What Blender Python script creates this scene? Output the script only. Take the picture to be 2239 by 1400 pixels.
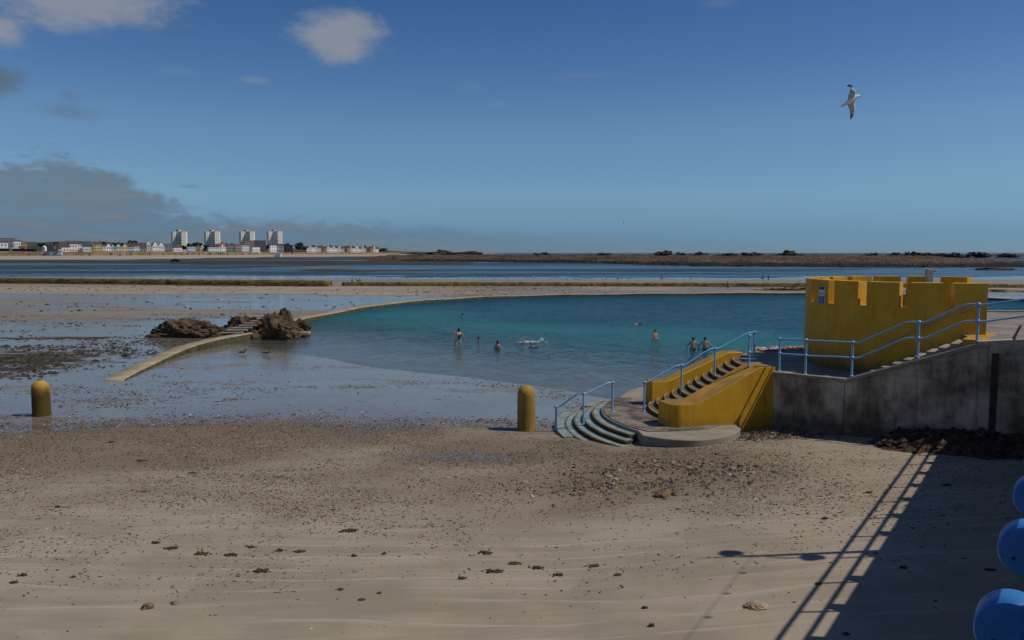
import bpy, bmesh, math, random
import numpy as np
from mathutils import Vector, Matrix, noise as mnoise

for o in list(bpy.data.objects):
    bpy.data.objects.remove(o)
scene = bpy.context.scene
COL = scene.collection
random.seed(7)
rng = np.random.default_rng(11)
R = math.radians

# ------------------------------------------------------------------ camera
FPX, CX, CY, HC, HV = 1741.0, 1119.5, 700.0, 6.0, 553.0
PITCH = math.atan((CY - HV) / FPX)
cam_d = bpy.data.cameras.new('camera')
cam_d.sensor_width = 36.0
cam_d.lens = FPX / 2239 * 36.0
cam_d.clip_start = 0.05
cam_d.clip_end = 120000
cam = bpy.data.objects.new('camera', cam_d)
COL.objects.link(cam)
cam.location = (0, 0, HC)
cam.rotation_euler = (R(90) - PITCH, 0, 0)
scene.camera = cam
scene.render.resolution_x = 1024
scene.render.resolution_y = 640

# ------------------------------------------------------------------ sun, sky, exposure
SUN_EL, SUN_BACK = R(52), R(5)           # sun to the right, a little behind the camera
SDIR = Vector((math.cos(SUN_BACK) * math.cos(SUN_EL), -math.sin(SUN_BACK) * math.cos(SUN_EL), math.sin(SUN_EL)))
sun_d = bpy.data.lights.new('sun', 'SUN')
sun_d.energy = 5.0
sun_d.angle = R(0.53)
sun_d.color = (1.0, 0.93, 0.82)
sun = bpy.data.objects.new('sun', sun_d)
COL.objects.link(sun)
sun.location = (40, -5, 60)
sun.rotation_euler = SDIR.to_track_quat('Z', 'Y').to_euler()
scene.view_settings.view_transform = 'Standard'
scene.view_settings.look = 'None'
scene.view_settings.gamma = 1.0
scene.view_settings.exposure = -0.62
scene.view_settings.use_curve_mapping = False


class NT:
    """small helper to write node trees as expressions"""
    def __init__(s, tree):
        s.t = tree
        s.t.nodes.clear()

    def n(s, typ, **kw):
        nd = s.t.nodes.new(typ)
        for k, v in kw.items():
            setattr(nd, k, v)
        return nd

    def l(s, a, b):
        s.t.links.new(a, b)

    def put(s, sock, v):
        if isinstance(v, bpy.types.NodeSocket):
            s.l(v, sock)
        else:
            if sock.type == 'RGBA' and isinstance(v, (tuple, list)) and len(v) == 3:
                v = (*v, 1)
            sock.default_value = v

    def m(s, op, a, b=0.0, c=0.0, clamp=False):
        nd = s.n('ShaderNodeMath', operation=op, use_clamp=clamp)
        for i, v in enumerate((a, b, c)):
            s.put(nd.inputs[i], v)
        return nd.outputs[0]

    def mix(s, f, a, b, blend='MIX'):
        nd = s.n('ShaderNodeMix', data_type='RGBA', blend_type=blend)
        s.put(nd.inputs[0], f)
        s.put(nd.inputs[6], a)
        s.put(nd.inputs[7], b)
        return nd.outputs[2]

    def mr(s, v, a, b, c=0.0, d=1.0, smooth=True):
        nd = s.n('ShaderNodeMapRange', interpolation_type='SMOOTHSTEP' if smooth else 'LINEAR')
        for i, q in enumerate((v, a, b, c, d)):
            s.put(nd.inputs[i], q)
        return nd.outputs[0]

    def noise(s, vec, scale, detail=4, rough=0.55, dist=0.0):
        nd = s.n('ShaderNodeTexNoise')
        if vec is not None:
            s.l(vec, nd.inputs['Vector'])
        nd.inputs['Scale'].default_value = scale
        nd.inputs['Detail'].default_value = detail
        nd.inputs['Roughness'].default_value = rough
        nd.inputs['Distortion'].default_value = dist
        return nd.outputs['Fac']

    def scalev(s, vec, v3):
        nd = s.n('ShaderNodeMapping')
        s.l(vec, nd.inputs['Vector'])
        nd.inputs['Scale'].default_value = v3
        return nd.outputs[0]

    def attr(s, name):
        nd = s.n('ShaderNodeAttribute', attribute_name=name)
        return nd.outputs['Fac']

    def attrc(s, name):
        nd = s.n('ShaderNodeAttribute', attribute_name=name)
        return nd.outputs['Color']

    def pos(s):
        return s.n('ShaderNodeNewGeometry').outputs['Position']

    def obj(s):
        return s.n('ShaderNodeTexCoord').outputs['Object']

    def bump(s, h, strength, dist, normal=None):
        nd = s.n('ShaderNodeBump')
        s.put(nd.inputs['Strength'], strength)
        nd.inputs['Distance'].default_value = dist
        s.l(h, nd.inputs['Height'])
        if normal is not None:
            s.l(normal, nd.inputs['Normal'])
        return nd.outputs[0]


# ---- world: physical sky with the clouds seen in it, plus added fill clouds out of view
world = bpy.data.worlds.new('World')
scene.world = world
world.use_nodes = True
W = NT(world.node_tree)
sky = W.n('ShaderNodeTexSky', sky_type='NISHITA')
sky.sun_disc = False
sky.sun_elevation = SUN_EL
sky.sun_rotation = math.atan2(SDIR.x, SDIR.y)
sky.altitude = 0
sky.air_density = 1.0
sky.dust_density = 0.0
sky.ozone_density = 2.0
tc = W.n('ShaderNodeTexCoord').outputs['Generated']
sep = W.n('ShaderNodeSeparateXYZ')
W.l(tc, sep.inputs[0])
az = W.m('ARCTAN2', sep.outputs[0], sep.outputs[1])
el = W.m('ARCSINE', sep.outputs[2])
ae = W.n('ShaderNodeCombineXYZ')
W.l(az, ae.inputs[0])
W.l(el, ae.inputs[1])
AE = ae.outputs[0]
big = W.noise(W.scalev(AE, (1.0, 1.5, 1)), 9, 6, 0.6, 0.3)
fine = W.noise(W.scalev(AE, (1.0, 2.2, 1)), 26, 8, 0.66, 0.4)


def sky_ang(u, v):
    a, b = (u - CX) / FPX, (CY - v) / FPX
    d = Vector((a, math.cos(PITCH) + b * math.sin(PITCH), -math.sin(PITCH) + b * math.cos(PITCH))).normalized()
    return math.atan2(d.x, d.y), math.asin(d.z)


def cloud(u, v, ru, rv, soft=0.55, nz=1.5, nf=1.0):
    a0, e0 = sky_ang(u, v)
    da = W.m('DIVIDE', W.m('SUBTRACT', az, a0), ru / FPX)
    de = W.m('DIVIDE', W.m('SUBTRACT', el, e0), rv / FPX)
    r2 = W.m('SQRT', W.m('ADD', W.m('MULTIPLY', da, da), W.m('MULTIPLY', de, de)))
    f = W.m('SUBTRACT', 1.0, r2)
    f = W.m('ADD', f, W.m('MULTIPLY', W.m('SUBTRACT', big, 0.5), nz))
    f = W.m('ADD', f, W.m('MULTIPLY', W.m('SUBTRACT', fine, 0.5), nf))
    return W.mr(f, 0.0, soft)


def addup(lst):
    s = lst[0]
    for q in lst[1:]:
        s = W.m('MAXIMUM', s, q)
    return s


white = addup([cloud(735, 78, 118, 66, 0.8), cloud(150, -15, 260, 70, 0.9), cloud(-20, 65, 70, 45, 0.8),
               W.m('MULTIPLY', cloud(555, 175, 50, 11, 1.0), 0.35), W.m('MULTIPLY', cloud(385, 155, 60, 14, 1.0), 0.18),
               W.m('MULTIPLY', cloud(1280, 165, 90, 13, 1.0), 0.14), W.m('MULTIPLY', cloud(1085, 230, 35, 9, 1.0), 0.2),
               W.m('MULTIPLY', cloud(1030, 188, 45, 15, 1.0), 0.13), W.m('MULTIPLY', cloud(1570, 5, 60, 25, 1.0), 0.25)])
dark = addup([cloud(-30, 175, 85, 45, 0.7), W.m('MULTIPLY', cloud(135, 245, 75, 22, 0.9, 2.0), 0.5),
              W.m('MULTIPLY', cloud(155, 210, 30, 18, 0.9, 2.0), 0.35), W.m('MULTIPLY', cloud(375, 55, 70, 35, 1.2), 0.3),
              W.m('MULTIPLY', cloud(415, 408, 32, 7, 0.9), 0.5)])
# bank low on the left, thinning to the right
fc = W.n('ShaderNodeFloatCurve')
cu = fc.mapping.curves[0]
# x: azimuth (-1..1 -> 0..1) ; y: elevation * 4
pts = []
for u, v in [(-900, 350), (0, 338), (150, 342), (285, 366), (330, 425), (450, 458), (600, 468), (760, 478), (900, 487), (1100, 492), (1400, 503), (2239, 515), (3600, 520)]:
    a0, e0 = sky_ang(u, v)
    pts.append((min(max((a0 + 1.2) / 2.4, 0.0), 1.0), e0 * 4))
cu.points[0].location = (0, pts[0][1])
cu.points[1].location = (1, pts[-1][1])
for a0, e0 in pts[1:-1]:
    cu.points.new(a0, e0)
fc.mapping.update()
W.l(W.m('DIVIDE', W.m('ADD', az, 1.2), 2.4, clamp=True), fc.inputs['Value'])
lim = W.m('DIVIDE', fc.outputs[0], 4.0)
edge = W.m('ADD', W.m('MULTIPLY', W.m('SUBTRACT', big, 0.5), 0.06), W.m('MULTIPLY', W.m('SUBTRACT', fine, 0.5), 0.085))
edge = W.m('MULTIPLY', edge, W.mr(az, -0.55, 0.1, 1.0, 0.25))
below = W.mr(W.m('SUBTRACT', W.m('ADD', lim, edge), el), -0.003, 0.020)
bank = W.m('MULTIPLY', below, W.mr(az, -0.5, 0.55, 0.92, 0.0))
streak = W.noise(W.scalev(AE, (1.0, 6.0, 1)), 9, 5, 0.55)
bank_c = W.mix(W.mr(streak, 0.35, 0.7), (0.50, 0.70, 0.96), (0.84, 0.98, 1.14))
# clean maritime air: hue of the sky by height above the horizon
cr = W.n('ShaderNodeValToRGB')
W.l(W.m('DIVIDE', el, 0.4, clamp=True), cr.inputs[0])
stops = [(0.0, (0.37, 0.66, 1.30)), (0.022, (0.38, 0.71, 1.38)), (0.072, (0.69, 1.0, 1.40)), (0.147, (0.80, 1.09, 1.39)), (0.225, (0.62, 0.95, 1.33)), (0.306, (0.48, 0.83, 1.27)), (0.40, (0.44, 0.78, 1.24))]
while len(cr.color_ramp.elements) < len(stops):
    cr.color_ramp.elements.new(0.5)
for e_, (p_, c_) in zip(cr.color_ramp.elements, stops):
    e_.position = p_ / 0.4
    e_.color = (c_[0] / 1.5, c_[1] / 1.5, c_[2] / 1.5, 1)
s15 = W.n('ShaderNodeVectorMath', operation='SCALE')
W.l(cr.outputs[0], s15.inputs[0])
s15.inputs['Scale'].default_value = 1.5
skyc = W.mix(1.0, sky.outputs[0], s15.outputs[0], 'MULTIPLY')
K = 9.0   # radiance of sunlit cloud on the physical sky's scale
sc = W.n('ShaderNodeVectorMath', operation='SCALE')
W.l(bank_c, sc.inputs[0])
sc.inputs['Scale'].default_value = K * 0.40
col = W.mix(W.m('MULTIPLY', bank, W.mr(streak, 0.3, 0.62, 0.55, 0.86)), skyc, sc.outputs[0])
col = W.mix(W.m('MULTIPLY', dark, 0.7), col, (K * 0.22, K * 0.27, K * 0.36))
fill_clouds = W.m('MULTIPLY', W.mr(big, 0.46, 0.66), W.m('MULTIPLY', W.mr(az, -0.6, -1.0), W.mr(el, 0.03, 0.2)))   # unseen clouds added left of the frame for neutral fill light
white = W.m('MAXIMUM', white, W.m('MULTIPLY', fill_clouds, 0.9))
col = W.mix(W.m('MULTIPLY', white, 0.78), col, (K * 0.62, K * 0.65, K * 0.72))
bg = W.n('ShaderNodeBackground')
W.l(col, bg.inputs['Color'])
bg.inputs['Strength'].default_value = 0.078
wo = W.n('ShaderNodeOutputWorld')
W.l(bg.outputs[0], wo.inputs[0])

# ------------------------------------------------------------------ pixels to places
SP, CP = math.sin(PITCH), math.cos(PITCH)


def ray(u, v):
    a, b = (u - CX) / FPX, (CY - v) / FPX
    return a, CP + b * SP, -SP + b * CP


def atz(u, v, z):
    d = ray(u, v)
    t = (z - HC) / d[2]
    return Vector((d[0] * t, d[1] * t, z))


def aty(u, v, y):
    d = ray(u, v)
    t = y / d[1]
    return Vector((d[0] * t, y, HC + d[2] * t))


# ------------------------------------------------------------------ mesh helpers
def linkobj(o, parent=None):
    COL.objects.link(o)
    if parent is not None:
        o.parent = parent
    return o


class MB:
    def __init__(s):
        s.v, s.f = [], []

    def add(s, vs, fs):
        b = len(s.v)
        s.v += [tuple(p) for p in vs]
        s.f += [tuple(i + b for i in q) for q in fs]
        return s

    def box(s, c, d, rz=0.0):
        hx, hy, hz = d[0] / 2, d[1] / 2, d[2] / 2
        ca, sa = math.cos(rz), math.sin(rz)
        vs = []
        for x, y, z in [(-1, -1, -1), (1, -1, -1), (1, 1, -1), (-1, 1, -1), (-1, -1, 1), (1, -1, 1), (1, 1, 1), (-1, 1, 1)]:
            x, y, z = x * hx, y * hy, z * hz
            vs.append((c[0] + x * ca - y * sa, c[1] + x * sa + y * ca, c[2] + z))
        return s.add(vs, [(0, 3, 2, 1), (4, 5, 6, 7), (0, 1, 5, 4), (1, 2, 6, 5), (2, 3, 7, 6), (3, 0, 4, 7)])

    def prism(s, poly, z0, z1):
        """poly ccw; z1 may be a list of heights"""
        n = len(poly)
        zt = z1 if isinstance(z1, (list, tuple)) else [z1] * n
        vs = [(x, y, z0) for x, y in poly] + [(x, y, zt[i]) for i, (x, y) in enumerate(poly)]
        fs = [tuple(range(n - 1, -1, -1)), tuple(range(n, 2 * n))]
        fs += [(i, (i + 1) % n, n + (i + 1) % n, n + i) for i in range(n)]
        return s.add(vs, fs)

    def strip(s, rows, close_u=False, caps=False):
        """rows: list of equal-length point loops"""
        m = len(rows[0])
        vs = [p for r in rows for p in r]
        fs = []
        for j in range(len(rows) - 1):
            for i in range(m if close_u else m - 1):
                i2 = (i + 1) % m
                fs.append((j * m + i, j * m + i2, (j + 1) * m + i2, (j + 1) * m + i))
        if caps:
            fs.append(tuple(range(m - 1, -1, -1)))
            fs.append(tuple((len(rows) - 1) * m + i for i in range(m)))
        return s.add(vs, fs)

    def tube(s, pts, r, n=8, caps=True):
        pts = [Vector(p) for p in pts]
        rr = r if isinstance(r, (list, tuple)) else [r] * len(pts)
        rows = []
        up = Vector((0, 0, 1))
        for i, p in enumerate(pts):
            t = (pts[min(i + 1, len(pts) - 1)] - pts[max(i - 1, 0)]).normalized()
            ref = up if abs(t.z) < 0.95 else Vector((1, 0, 0))
            a = t.cross(ref).normalized()
            b = a.cross(t).normalized()
            rows.append([p + (a * math.cos(2 * math.pi * k / n) + b * math.sin(2 * math.pi * k / n)) * rr[i] for k in range(n)])
        return s.strip(rows, True, caps)

    def lathe(s, prof, c=(0, 0, 0), n=24):
        rows = []
        for r, z in prof:
            r = max(r, 0.0005)
            rows.append([(c[0] + r * math.cos(2 * math.pi * k / n), c[1] + r * math.sin(2 * math.pi * k / n), c[2] + z) for k in range(n)])
        return s.strip(rows, True, True)

    def ball(s, c, r, n=10, sz=1.0):
        return s.lathe([(r * math.sin(math.pi * k / 8), -r * sz * math.cos(math.pi * k / 8)) for k in range(9)], c, n)

    def build(s, name, mat, parent=None, smooth=False, bevel=0.0, angle=None, recalc=False):
        me = bpy.data.meshes.new(name)
        me.from_pydata(s.v, [], s.f)
        if recalc:
            bm = bmesh.new()
            bm.from_mesh(me)
            bmesh.ops.recalc_face_normals(bm, faces=bm.faces)
            bm.to_mesh(me)
            bm.free()
        if mat:
            me.materials.append(M[mat])
        o = bpy.data.objects.new(name, me)
        linkobj(o, parent)
        if smooth:
            me.polygons.foreach_set('use_smooth', [True] * len(me.polygons))
            if angle:
                me.set_sharp_from_angle(angle=R(angle))
        if bevel:
            b = o.modifiers.new('bevel', 'BEVEL')
            b.width = bevel
            b.segments = 2
            b.limit_method = 'ANGLE'
            b.angle_limit = R(40)
        me.update()
        return o


def tag(o, label=None, cat=None, group=None, kind=None):
    if label:
        o['label'] = label
    if cat:
        o['category'] = cat
    if group:
        o['group'] = group
    if kind:
        o['kind'] = kind
    return o


def thing(name, label, cat, loc=(0, 0, 0), rz=0.0, group=None):
    o = bpy.data.objects.new(name, None)
    o.empty_display_size = 0.2
    linkobj(o)
    o.location = loc
    o.rotation_euler = (0, 0, rz)
    return tag(o, label, cat, group)


def inst(src, parent=None, loc=None, rz=None, name=None):
    c = src.copy()
    linkobj(c)
    c.parent = parent
    if loc is not None:
        c.location = loc
    if rz is not None:
        c.rotation_euler = (0, 0, rz)
    if name:
        c.name = name
    return c


def copy_tree(o, parent=None):
    c = o.copy()
    linkobj(c)
    c.parent = parent
    for ch in list(o.children):
        copy_tree(ch, c)
    return c


# numpy value noise
def vnoise(x, y, seed=0):
    xi = np.floor(x).astype(np.int64)
    yi = np.floor(y).astype(np.int64)
    xf, yf = x - xi, y - yi
    u, v = xf * xf * (3 - 2 * xf), yf * yf * (3 - 2 * yf)

    def h(a, b):
        n = (a * 374761393 + b * 668265263 + seed * 974634777) & 0xFFFFFFFF
        n = ((n ^ (n >> 13)) * 1274126177) & 0xFFFFFFFF
        return ((n ^ (n >> 16)) & 0xFFFF) / 65535.0
    return (h(xi, yi) * (1 - u) + h(xi + 1, yi) * u) * (1 - v) + (h(xi, yi + 1) * (1 - u) + h(xi + 1, yi + 1) * u) * v


def fbm(x, y, scale, octv=4, seed=0, gain=0.5):
    x = np.asarray(x, float) * scale
    y = np.asarray(y, float) * scale
    s, a, t = 0.0, 1.0, 0.0
    for k in range(octv):
        s = s + a * vnoise(x + 17.3 * k, y - 9.1 * k, seed + k)
        t += a
        a *= gain
        x, y = x * 2.03, y * 2.03
    return s / t


def sstep(a, b, x):
    t = np.clip((np.asarray(x, float) - a) / (b - a), 0, 1)
    return t * t * (3 - 2 * t)


def inpoly(x, y, poly):
    ins = np.zeros(np.shape(x), bool)
    n = len(poly)
    for i in range(n):
        x0, y0 = poly[i]
        x1, y1 = poly[(i + 1) % n]
        if y0 == y1:
            continue
        c = ((y0 > y) != (y1 > y)) & (x < (x1 - x0) * (y - y0) / (y1 - y0) + x0)
        ins ^= c
    return ins


def dpoly(x, y, pl):
    d = np.full(np.shape(x), 1e9)
    for (x0, y0), (x1, y1) in zip(pl[:-1], pl[1:]):
        vx, vy = x1 - x0, y1 - y0
        t = np.clip(((x - x0) * vx + (y - y0) * vy) / (vx * vx + vy * vy), 0, 1)
        d = np.minimum(d, np.hypot(x - x0 - t * vx, y - y0 - t * vy))
    return d


def catmull(pts, n=8):
    out = []
    P = [pts[0]] + list(pts) + [pts[-1]]
    for i in range(1, len(P) - 2):
        p0, p1, p2, p3 = [np.array(q, float) for q in P[i - 1:i + 3]]
        for k in range(n):
            t = k / n
            out.append(tuple(0.5 * (2 * p1 + (p2 - p0) * t + (2 * p0 - 5 * p1 + 4 * p2 - p3) * t * t + (3 * p1 - p0 - 3 * p2 + p3) * t ** 3)))
    out.append(tuple(pts[-1]))
    return out
# ------------------------------------------------------------------ materials
M = {}


def newmat(name):
    m = bpy.data.materials.new(name)
    m.use_nodes = True
    M[name] = m
    return NT(m.node_tree)


def finish(t, base, rough=0.8, bump=None, spec=0.3, metal=0.0, **kw):
    p = t.n('ShaderNodeBsdfPrincipled')
    t.put(p.inputs['Base Color'], base)
    t.put(p.inputs['Roughness'], rough)
    t.put(p.inputs['Metallic'], metal)
    t.put(p.inputs['Specular IOR Level'], spec)
    for k, v in kw.items():
        t.put(p.inputs[k.replace('_', ' ')], v)
    if bump is not None:
        t.l(bump, p.inputs['Normal'])
    o = t.n('ShaderNodeOutputMaterial')
    t.l(p.outputs[0], o.inputs[0])
    return p


def plain(name, c, rough=0.7, var=0.25, scale=3.0, bump=0.15, bdist=0.02, spec=0.3, metal=0.0):
    t = newmat(name)
    P = t.obj()
    n1 = t.noise(P, scale, 5, 0.6)
    n2 = t.noise(P, scale * 9, 4, 0.6)
    f = t.mr(t.m('ADD', t.m('MULTIPLY', n1, 0.65), t.m('MULTIPLY', n2, 0.35)), 0.3, 0.7)
    d = tuple(q * (1 - var) for q in c)
    u = tuple(min(q * (1 + var), 0.95) for q in c)
    finish(t, t.mix(f, d, u), rough, t.bump(n2, bump, bdist), spec, metal)


# ---- beach
t = newmat('sand')
P = t.pos()
wet_a, weed_a, grit_a, tone_a = t.attr('wet'), t.attr('weed'), t.attr('grit'), t.attr('tone')
n_big = t.noise(P, 0.35, 5, 0.6)
n_mid = t.noise(P, 2.2, 5, 0.62, 0.4)
n_fine = t.noise(P, 38, 3, 0.65)
wet = t.mr(t.m('ADD', wet_a, t.m('ADD', t.m('MULTIPLY', t.m('SUBTRACT', n_mid, 0.5), 1.2), t.m('MULTIPLY', t.m('SUBTRACT', n_big, 0.5), 0.5))), 0.34, 0.72)
damp = t.mr(t.m('ADD', wet_a, t.m('MULTIPLY', t.m('SUBTRACT', n_big, 0.5), 0.5)), 0.05, 0.5)
sv = t.scalev(P, (0.12, 1.0, 1.0))
rip = t.noise(sv, 2.6, 4, 0.5, 0.8)
ripm = t.n('ShaderNodeTexWave', wave_type='BANDS', bands_direction='Y', wave_profile='SAW')
t.l(t.scalev(P, (0.25, 1.0, 1.0)), ripm.inputs['Vector'])
ripm.inputs['Scale'].default_value = 0.55
ripm.inputs['Distortion'].default_value = 11.0
ripm.inputs['Detail'].default_value = 3
ripm.inputs['Detail Scale'].default_value = 0.6
ridge = t.m('MULTIPLY', t.mr(ripm.outputs['Fac'], 0.80, 1.0), t.mr(t.noise(t.scalev(P, (0.4, 1.0, 1.0)), 0.9, 4, 0.6), 0.42, 0.62))
base = t.mix(t.mr(t.m('ADD', t.m('MULTIPLY', n_big, 0.65), t.m('MULTIPLY', rip, 0.35)), 0.40, 0.60), (0.252, 0.206, 0.148), (0.345, 0.288, 0.215))
base = t.mix(t.m('MULTIPLY', n_fine, 0.35), base, (0.20, 0.165, 0.125))
base = t.mix(t.m('MULTIPLY', ridge, t.m('MULTIPLY', 0.55, t.m('SUBTRACT', 1.0, grit_a))), base, (0.42, 0.375, 0.32))
base = t.mix(tone_a, base, (0.43, 0.37, 0.29))
grit_n = t.mr(t.noise(P, 17, 3, 0.7), 0.50, 0.60)
base = t.mix(t.m('MULTIPLY', t.m('MULTIPLY', grit_n, grit_a), 0.6), base, (0.095, 0.068, 0.042))
base = t.mix(t.m('MULTIPLY', grit_a, 0.72), base, (0.150, 0.108, 0.068))
base = t.mix(t.m('MULTIPLY', damp, 0.55), base, (0.125, 0.10, 0.078))
base = t.mix(t.m('MULTIPLY', wet, 0.5), base, (0.15, 0.128, 0.105))
wn = t.noise(t.scalev(P, (0.35, 1.0, 1.0)), 0.9, 6, 0.68, 0.6)
weed = t.mr(t.m('ADD', weed_a, t.m('MULTIPLY', t.m('SUBTRACT', wn, 0.5), 1.5)), 0.45, 0.6)
base = t.mix(weed, base, t.mix(n_mid, (0.018, 0.015, 0.008), (0.055, 0.042, 0.02)))
film = t.m('MULTIPLY', wet, t.m('SUBTRACT', 1.0, weed))
rough = t.mr(film, 0.0, 1.0, 0.92, 0.13, False)
h = t.m('ADD', t.m('MULTIPLY', rip, 0.9), t.m('ADD', t.m('MULTIPLY', n_fine, 0.10), t.m('MULTIPLY', ridge, 0.10)))
h = t.m('ADD', h, t.m('MULTIPLY', weed, t.m('MULTIPLY', t.noise(P, 9, 4, 0.7), 0.6)))
bs = t.m('MULTIPLY', t.mr(film, 0.0, 1.0, 0.6, 0.04, False), 1.0)
finish(t, base, rough, t.bump(h, bs, 0.10), 0.62, IOR=1.36)

# ---- pool water: colour of the water body grows with the depth below it
t = newmat('pool_water')
P = t.pos()
dep = t.attr('depth')
w1 = t.noise(t.scalev(P, (0.95, 0.42, 1.0)), 1.0, 4, 0.62, 0.7)
w2 = t.noise(t.scalev(P, (0.6, 0.3, 1.0)), 0.42, 4, 0.6, 0.5)
w3 = t.noise(t.scalev(P, (0.7, 1.0, 1.0)), 5.5, 3, 0.6)
hh = t.m('ADD', w1, t.m('ADD', t.m('MULTIPLY', w2, 3.2), t.m('MULTIPLY', w3, 0.15)))
nrm = t.bump(hh, t.mr(dep, 0.0, 1.25, 0.03, 1.0), 1.4)
patch = t.noise(t.scalev(P, (0.5, 1.0, 1.0)), 0.06, 4, 0.6, 0.5)
body = t.mix(t.mr(t.m('ADD', dep, t.m('MULTIPLY', t.m('SUBTRACT', patch, 0.5), 1.5)), 0.55, 1.75), (0.019, 0.170, 0.185), (0.005, 0.055, 0.096))
dif = t.n('ShaderNodeBsdfDiffuse')
t.l(body, dif.inputs[0])
tr = t.n('ShaderNodeBsdfTransparent')
tr.inputs[0].default_value = (0.86, 0.95, 0.93, 1)
ms = t.n('ShaderNodeMixShader')
t.l(t.mr(dep, 0.0, 1.35, 0.0, 0.96), ms.inputs[0])
t.l(tr.outputs[0], ms.inputs[1])
t.l(dif.outputs[0], ms.inputs[2])
gl = t.n('ShaderNodeBsdfGlossy')
gl.inputs['Roughness'].default_value = 0.10
t.l(nrm, gl.inputs['Normal'])
fr = t.n('ShaderNodeFresnel')
fr.inputs['IOR'].default_value = 1.33
t.l(nrm, fr.inputs['Normal'])
m2 = t.n('ShaderNodeMixShader')
t.l(fr.outputs[0], m2.inputs[0])
t.l(ms.outputs[0], m2.inputs[1])
t.l(gl.outputs[0], m2.inputs[2])
o = t.n('ShaderNodeOutputMaterial')
t.l(m2.outputs[0], o.inputs[0])

# ---- sea and lagoon
t = newmat('sea_water')
P = t.pos()
calm = t.mr(t.noise(t.scalev(P, (0.25, 1.0, 1.0)), 0.012, 4, 0.6, 0.6), 0.42, 0.6)
w1 = t.noise(t.scalev(P, (0.45, 0.5, 1.0)), 0.5, 4, 0.6, 0.4)
w2 = t.noise(t.scalev(P, (0.25, 0.25, 1.0)), 0.12, 4, 0.6)
hh = t.m('ADD', w1, t.m('MULTIPLY', w2, 5.0))
nrm = t.bump(hh, t.mr(calm, 0, 1, 0.4, 1.0), 3.0)
finish(t, (0.016, 0.028, 0.034), t.mr(calm, 0, 1, 0.16, 0.32), nrm, 0.22, IOR=1.33)


def painted(name, c, c2, rough=0.55, stain=(0.05, 0.042, 0.028), zlo=None, amt=0.6, spec=0.18, tops=False):
    """painted render with worn paint, streaks and a dirty splash zone with ragged edge"""
    t = newmat(name)
    P = t.pos()
    n1 = t.noise(P, 1.1, 5, 0.6)
    n2 = t.noise(P, 14, 4, 0.65)
    st = t.noise(t.scalev(P, (5.0, 5.0, 0.35)), 1.6, 4, 0.6)
    b = t.mix(t.mr(t.m('ADD', t.m('MULTIPLY', n1, 0.6), t.m('MULTIPLY', n2, 0.4)), 0.35, 0.65), c, c2)
    b = t.mix(t.m('MULTIPLY', t.mr(st, 0.52, 0.78), 0.45), b, tuple(q * 0.45 for q in c))
    if zlo:
        sx = t.n('ShaderNodeSeparateXYZ')
        t.l(P, sx.inputs[0])
        zz = t.m('ADD', sx.outputs[2], t.m('MULTIPLY', t.m('SUBTRACT', t.noise(t.scalev(P, (1, 1, 0.5)), 3.2, 5, 0.7), 0.5), zlo[1] - zlo[0]))
        b = t.mix(t.m('MULTIPLY', t.mr(zz, zlo[0], zlo[1], 1.0, 0.0), amt), b, stain)
    if tops:
        sn = t.n('ShaderNodeSeparateXYZ')
        t.l(t.n('ShaderNodeNewGeometry').outputs['True Normal'], sn.inputs[0])
        b = t.mix(t.m('MULTIPLY', t.mr(sn.outputs[2], 0.6, 0.9), t.mr(n1, 0.3, 0.6, 0.35, 0.85)), b, (0.17, 0.105, 0.035))
    finish(t, b, rough, t.bump(t.m('ADD', n2, t.m('MULTIPLY', n1, 0.6)), 0.35, 0.012), spec)


YEL, YEL2 = (0.54, 0.275, 0.020), (0.66, 0.365, 0.032)
painted('yellow_castle', (0.54, 0.275, 0.020), (0.66, 0.375, 0.042), 0.6, zlo=(2.15, 2.95), amt=0.85)
painted('yellow_stair', YEL, YEL2, 0.6, zlo=(0.45, 0.95), amt=0.25, tops=True)
painted('worn_nosing', (0.115, 0.078, 0.03), (0.20, 0.13, 0.045), 0.7)
painted('yellow_nosing', (0.34, 0.20, 0.03), (0.46, 0.27, 0.04), 0.65)
painted('yellow_bollard', (0.26, 0.165, 0.035), (0.43, 0.275, 0.06), 0.75, stain=(0.10, 0.07, 0.03), zlo=(0.2, 1.1), amt=0.45)
painted('yellow_bollard_dirty', (0.36, 0.225, 0.035), (0.50, 0.31, 0.05), 0.7, stain=(0.05, 0.038, 0.012), zlo=(0.55, 1.35), amt=0.93)
t = newmat('concrete')
P = t.pos()
n1, n2 = t.noise(P, 0.9, 6, 0.65), t.noise(P, 22, 4, 0.6)
b = t.mix(t.mr(n1, 0.3, 0.7), (0.22, 0.195, 0.155), (0.34, 0.305, 0.245))
b = t.mix(t.m('MULTIPLY', n2, 0.4), b, (0.15, 0.13, 0.10))
finish(t, b, 0.9, t.bump(n2, 0.4, 0.012), 0.2)
t = newmat('platform_top')
P = t.pos()
n1, n2 = t.noise(P, 0.75, 6, 0.7, 0.5), t.noise(P, 7, 5, 0.7)
f = t.mr(t.m('ADD', t.m('MULTIPLY', n1, 0.7), t.m('MULTIPLY', n2, 0.3)), 0.42, 0.58)
b = t.mix(f, (0.075, 0.058, 0.046), (0.215, 0.185, 0.15))
finish(t, b, 0.9, t.bump(n2, 0.4, 0.012), 0.2)
t = newmat('terrace_floor')
P = t.pos()
n1, n2 = t.noise(P, 0.8, 6, 0.65), t.noise(P, 11, 4, 0.6)
b = t.mix(t.mr(n1, 0.35, 0.65), (0.16, 0.135, 0.115), (0.27, 0.235, 0.195))
b = t.mix(t.m('MULTIPLY', n2, 0.3), b, (0.12, 0.105, 0.09))
finish(t, b, 0.85, t.bump(n2, 0.3, 0.01), 0.25)
t = newmat('sea_wall_concrete')
P = t.pos()
sx = t.n('ShaderNodeSeparateXYZ')
t.l(P, sx.inputs[0])
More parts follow.
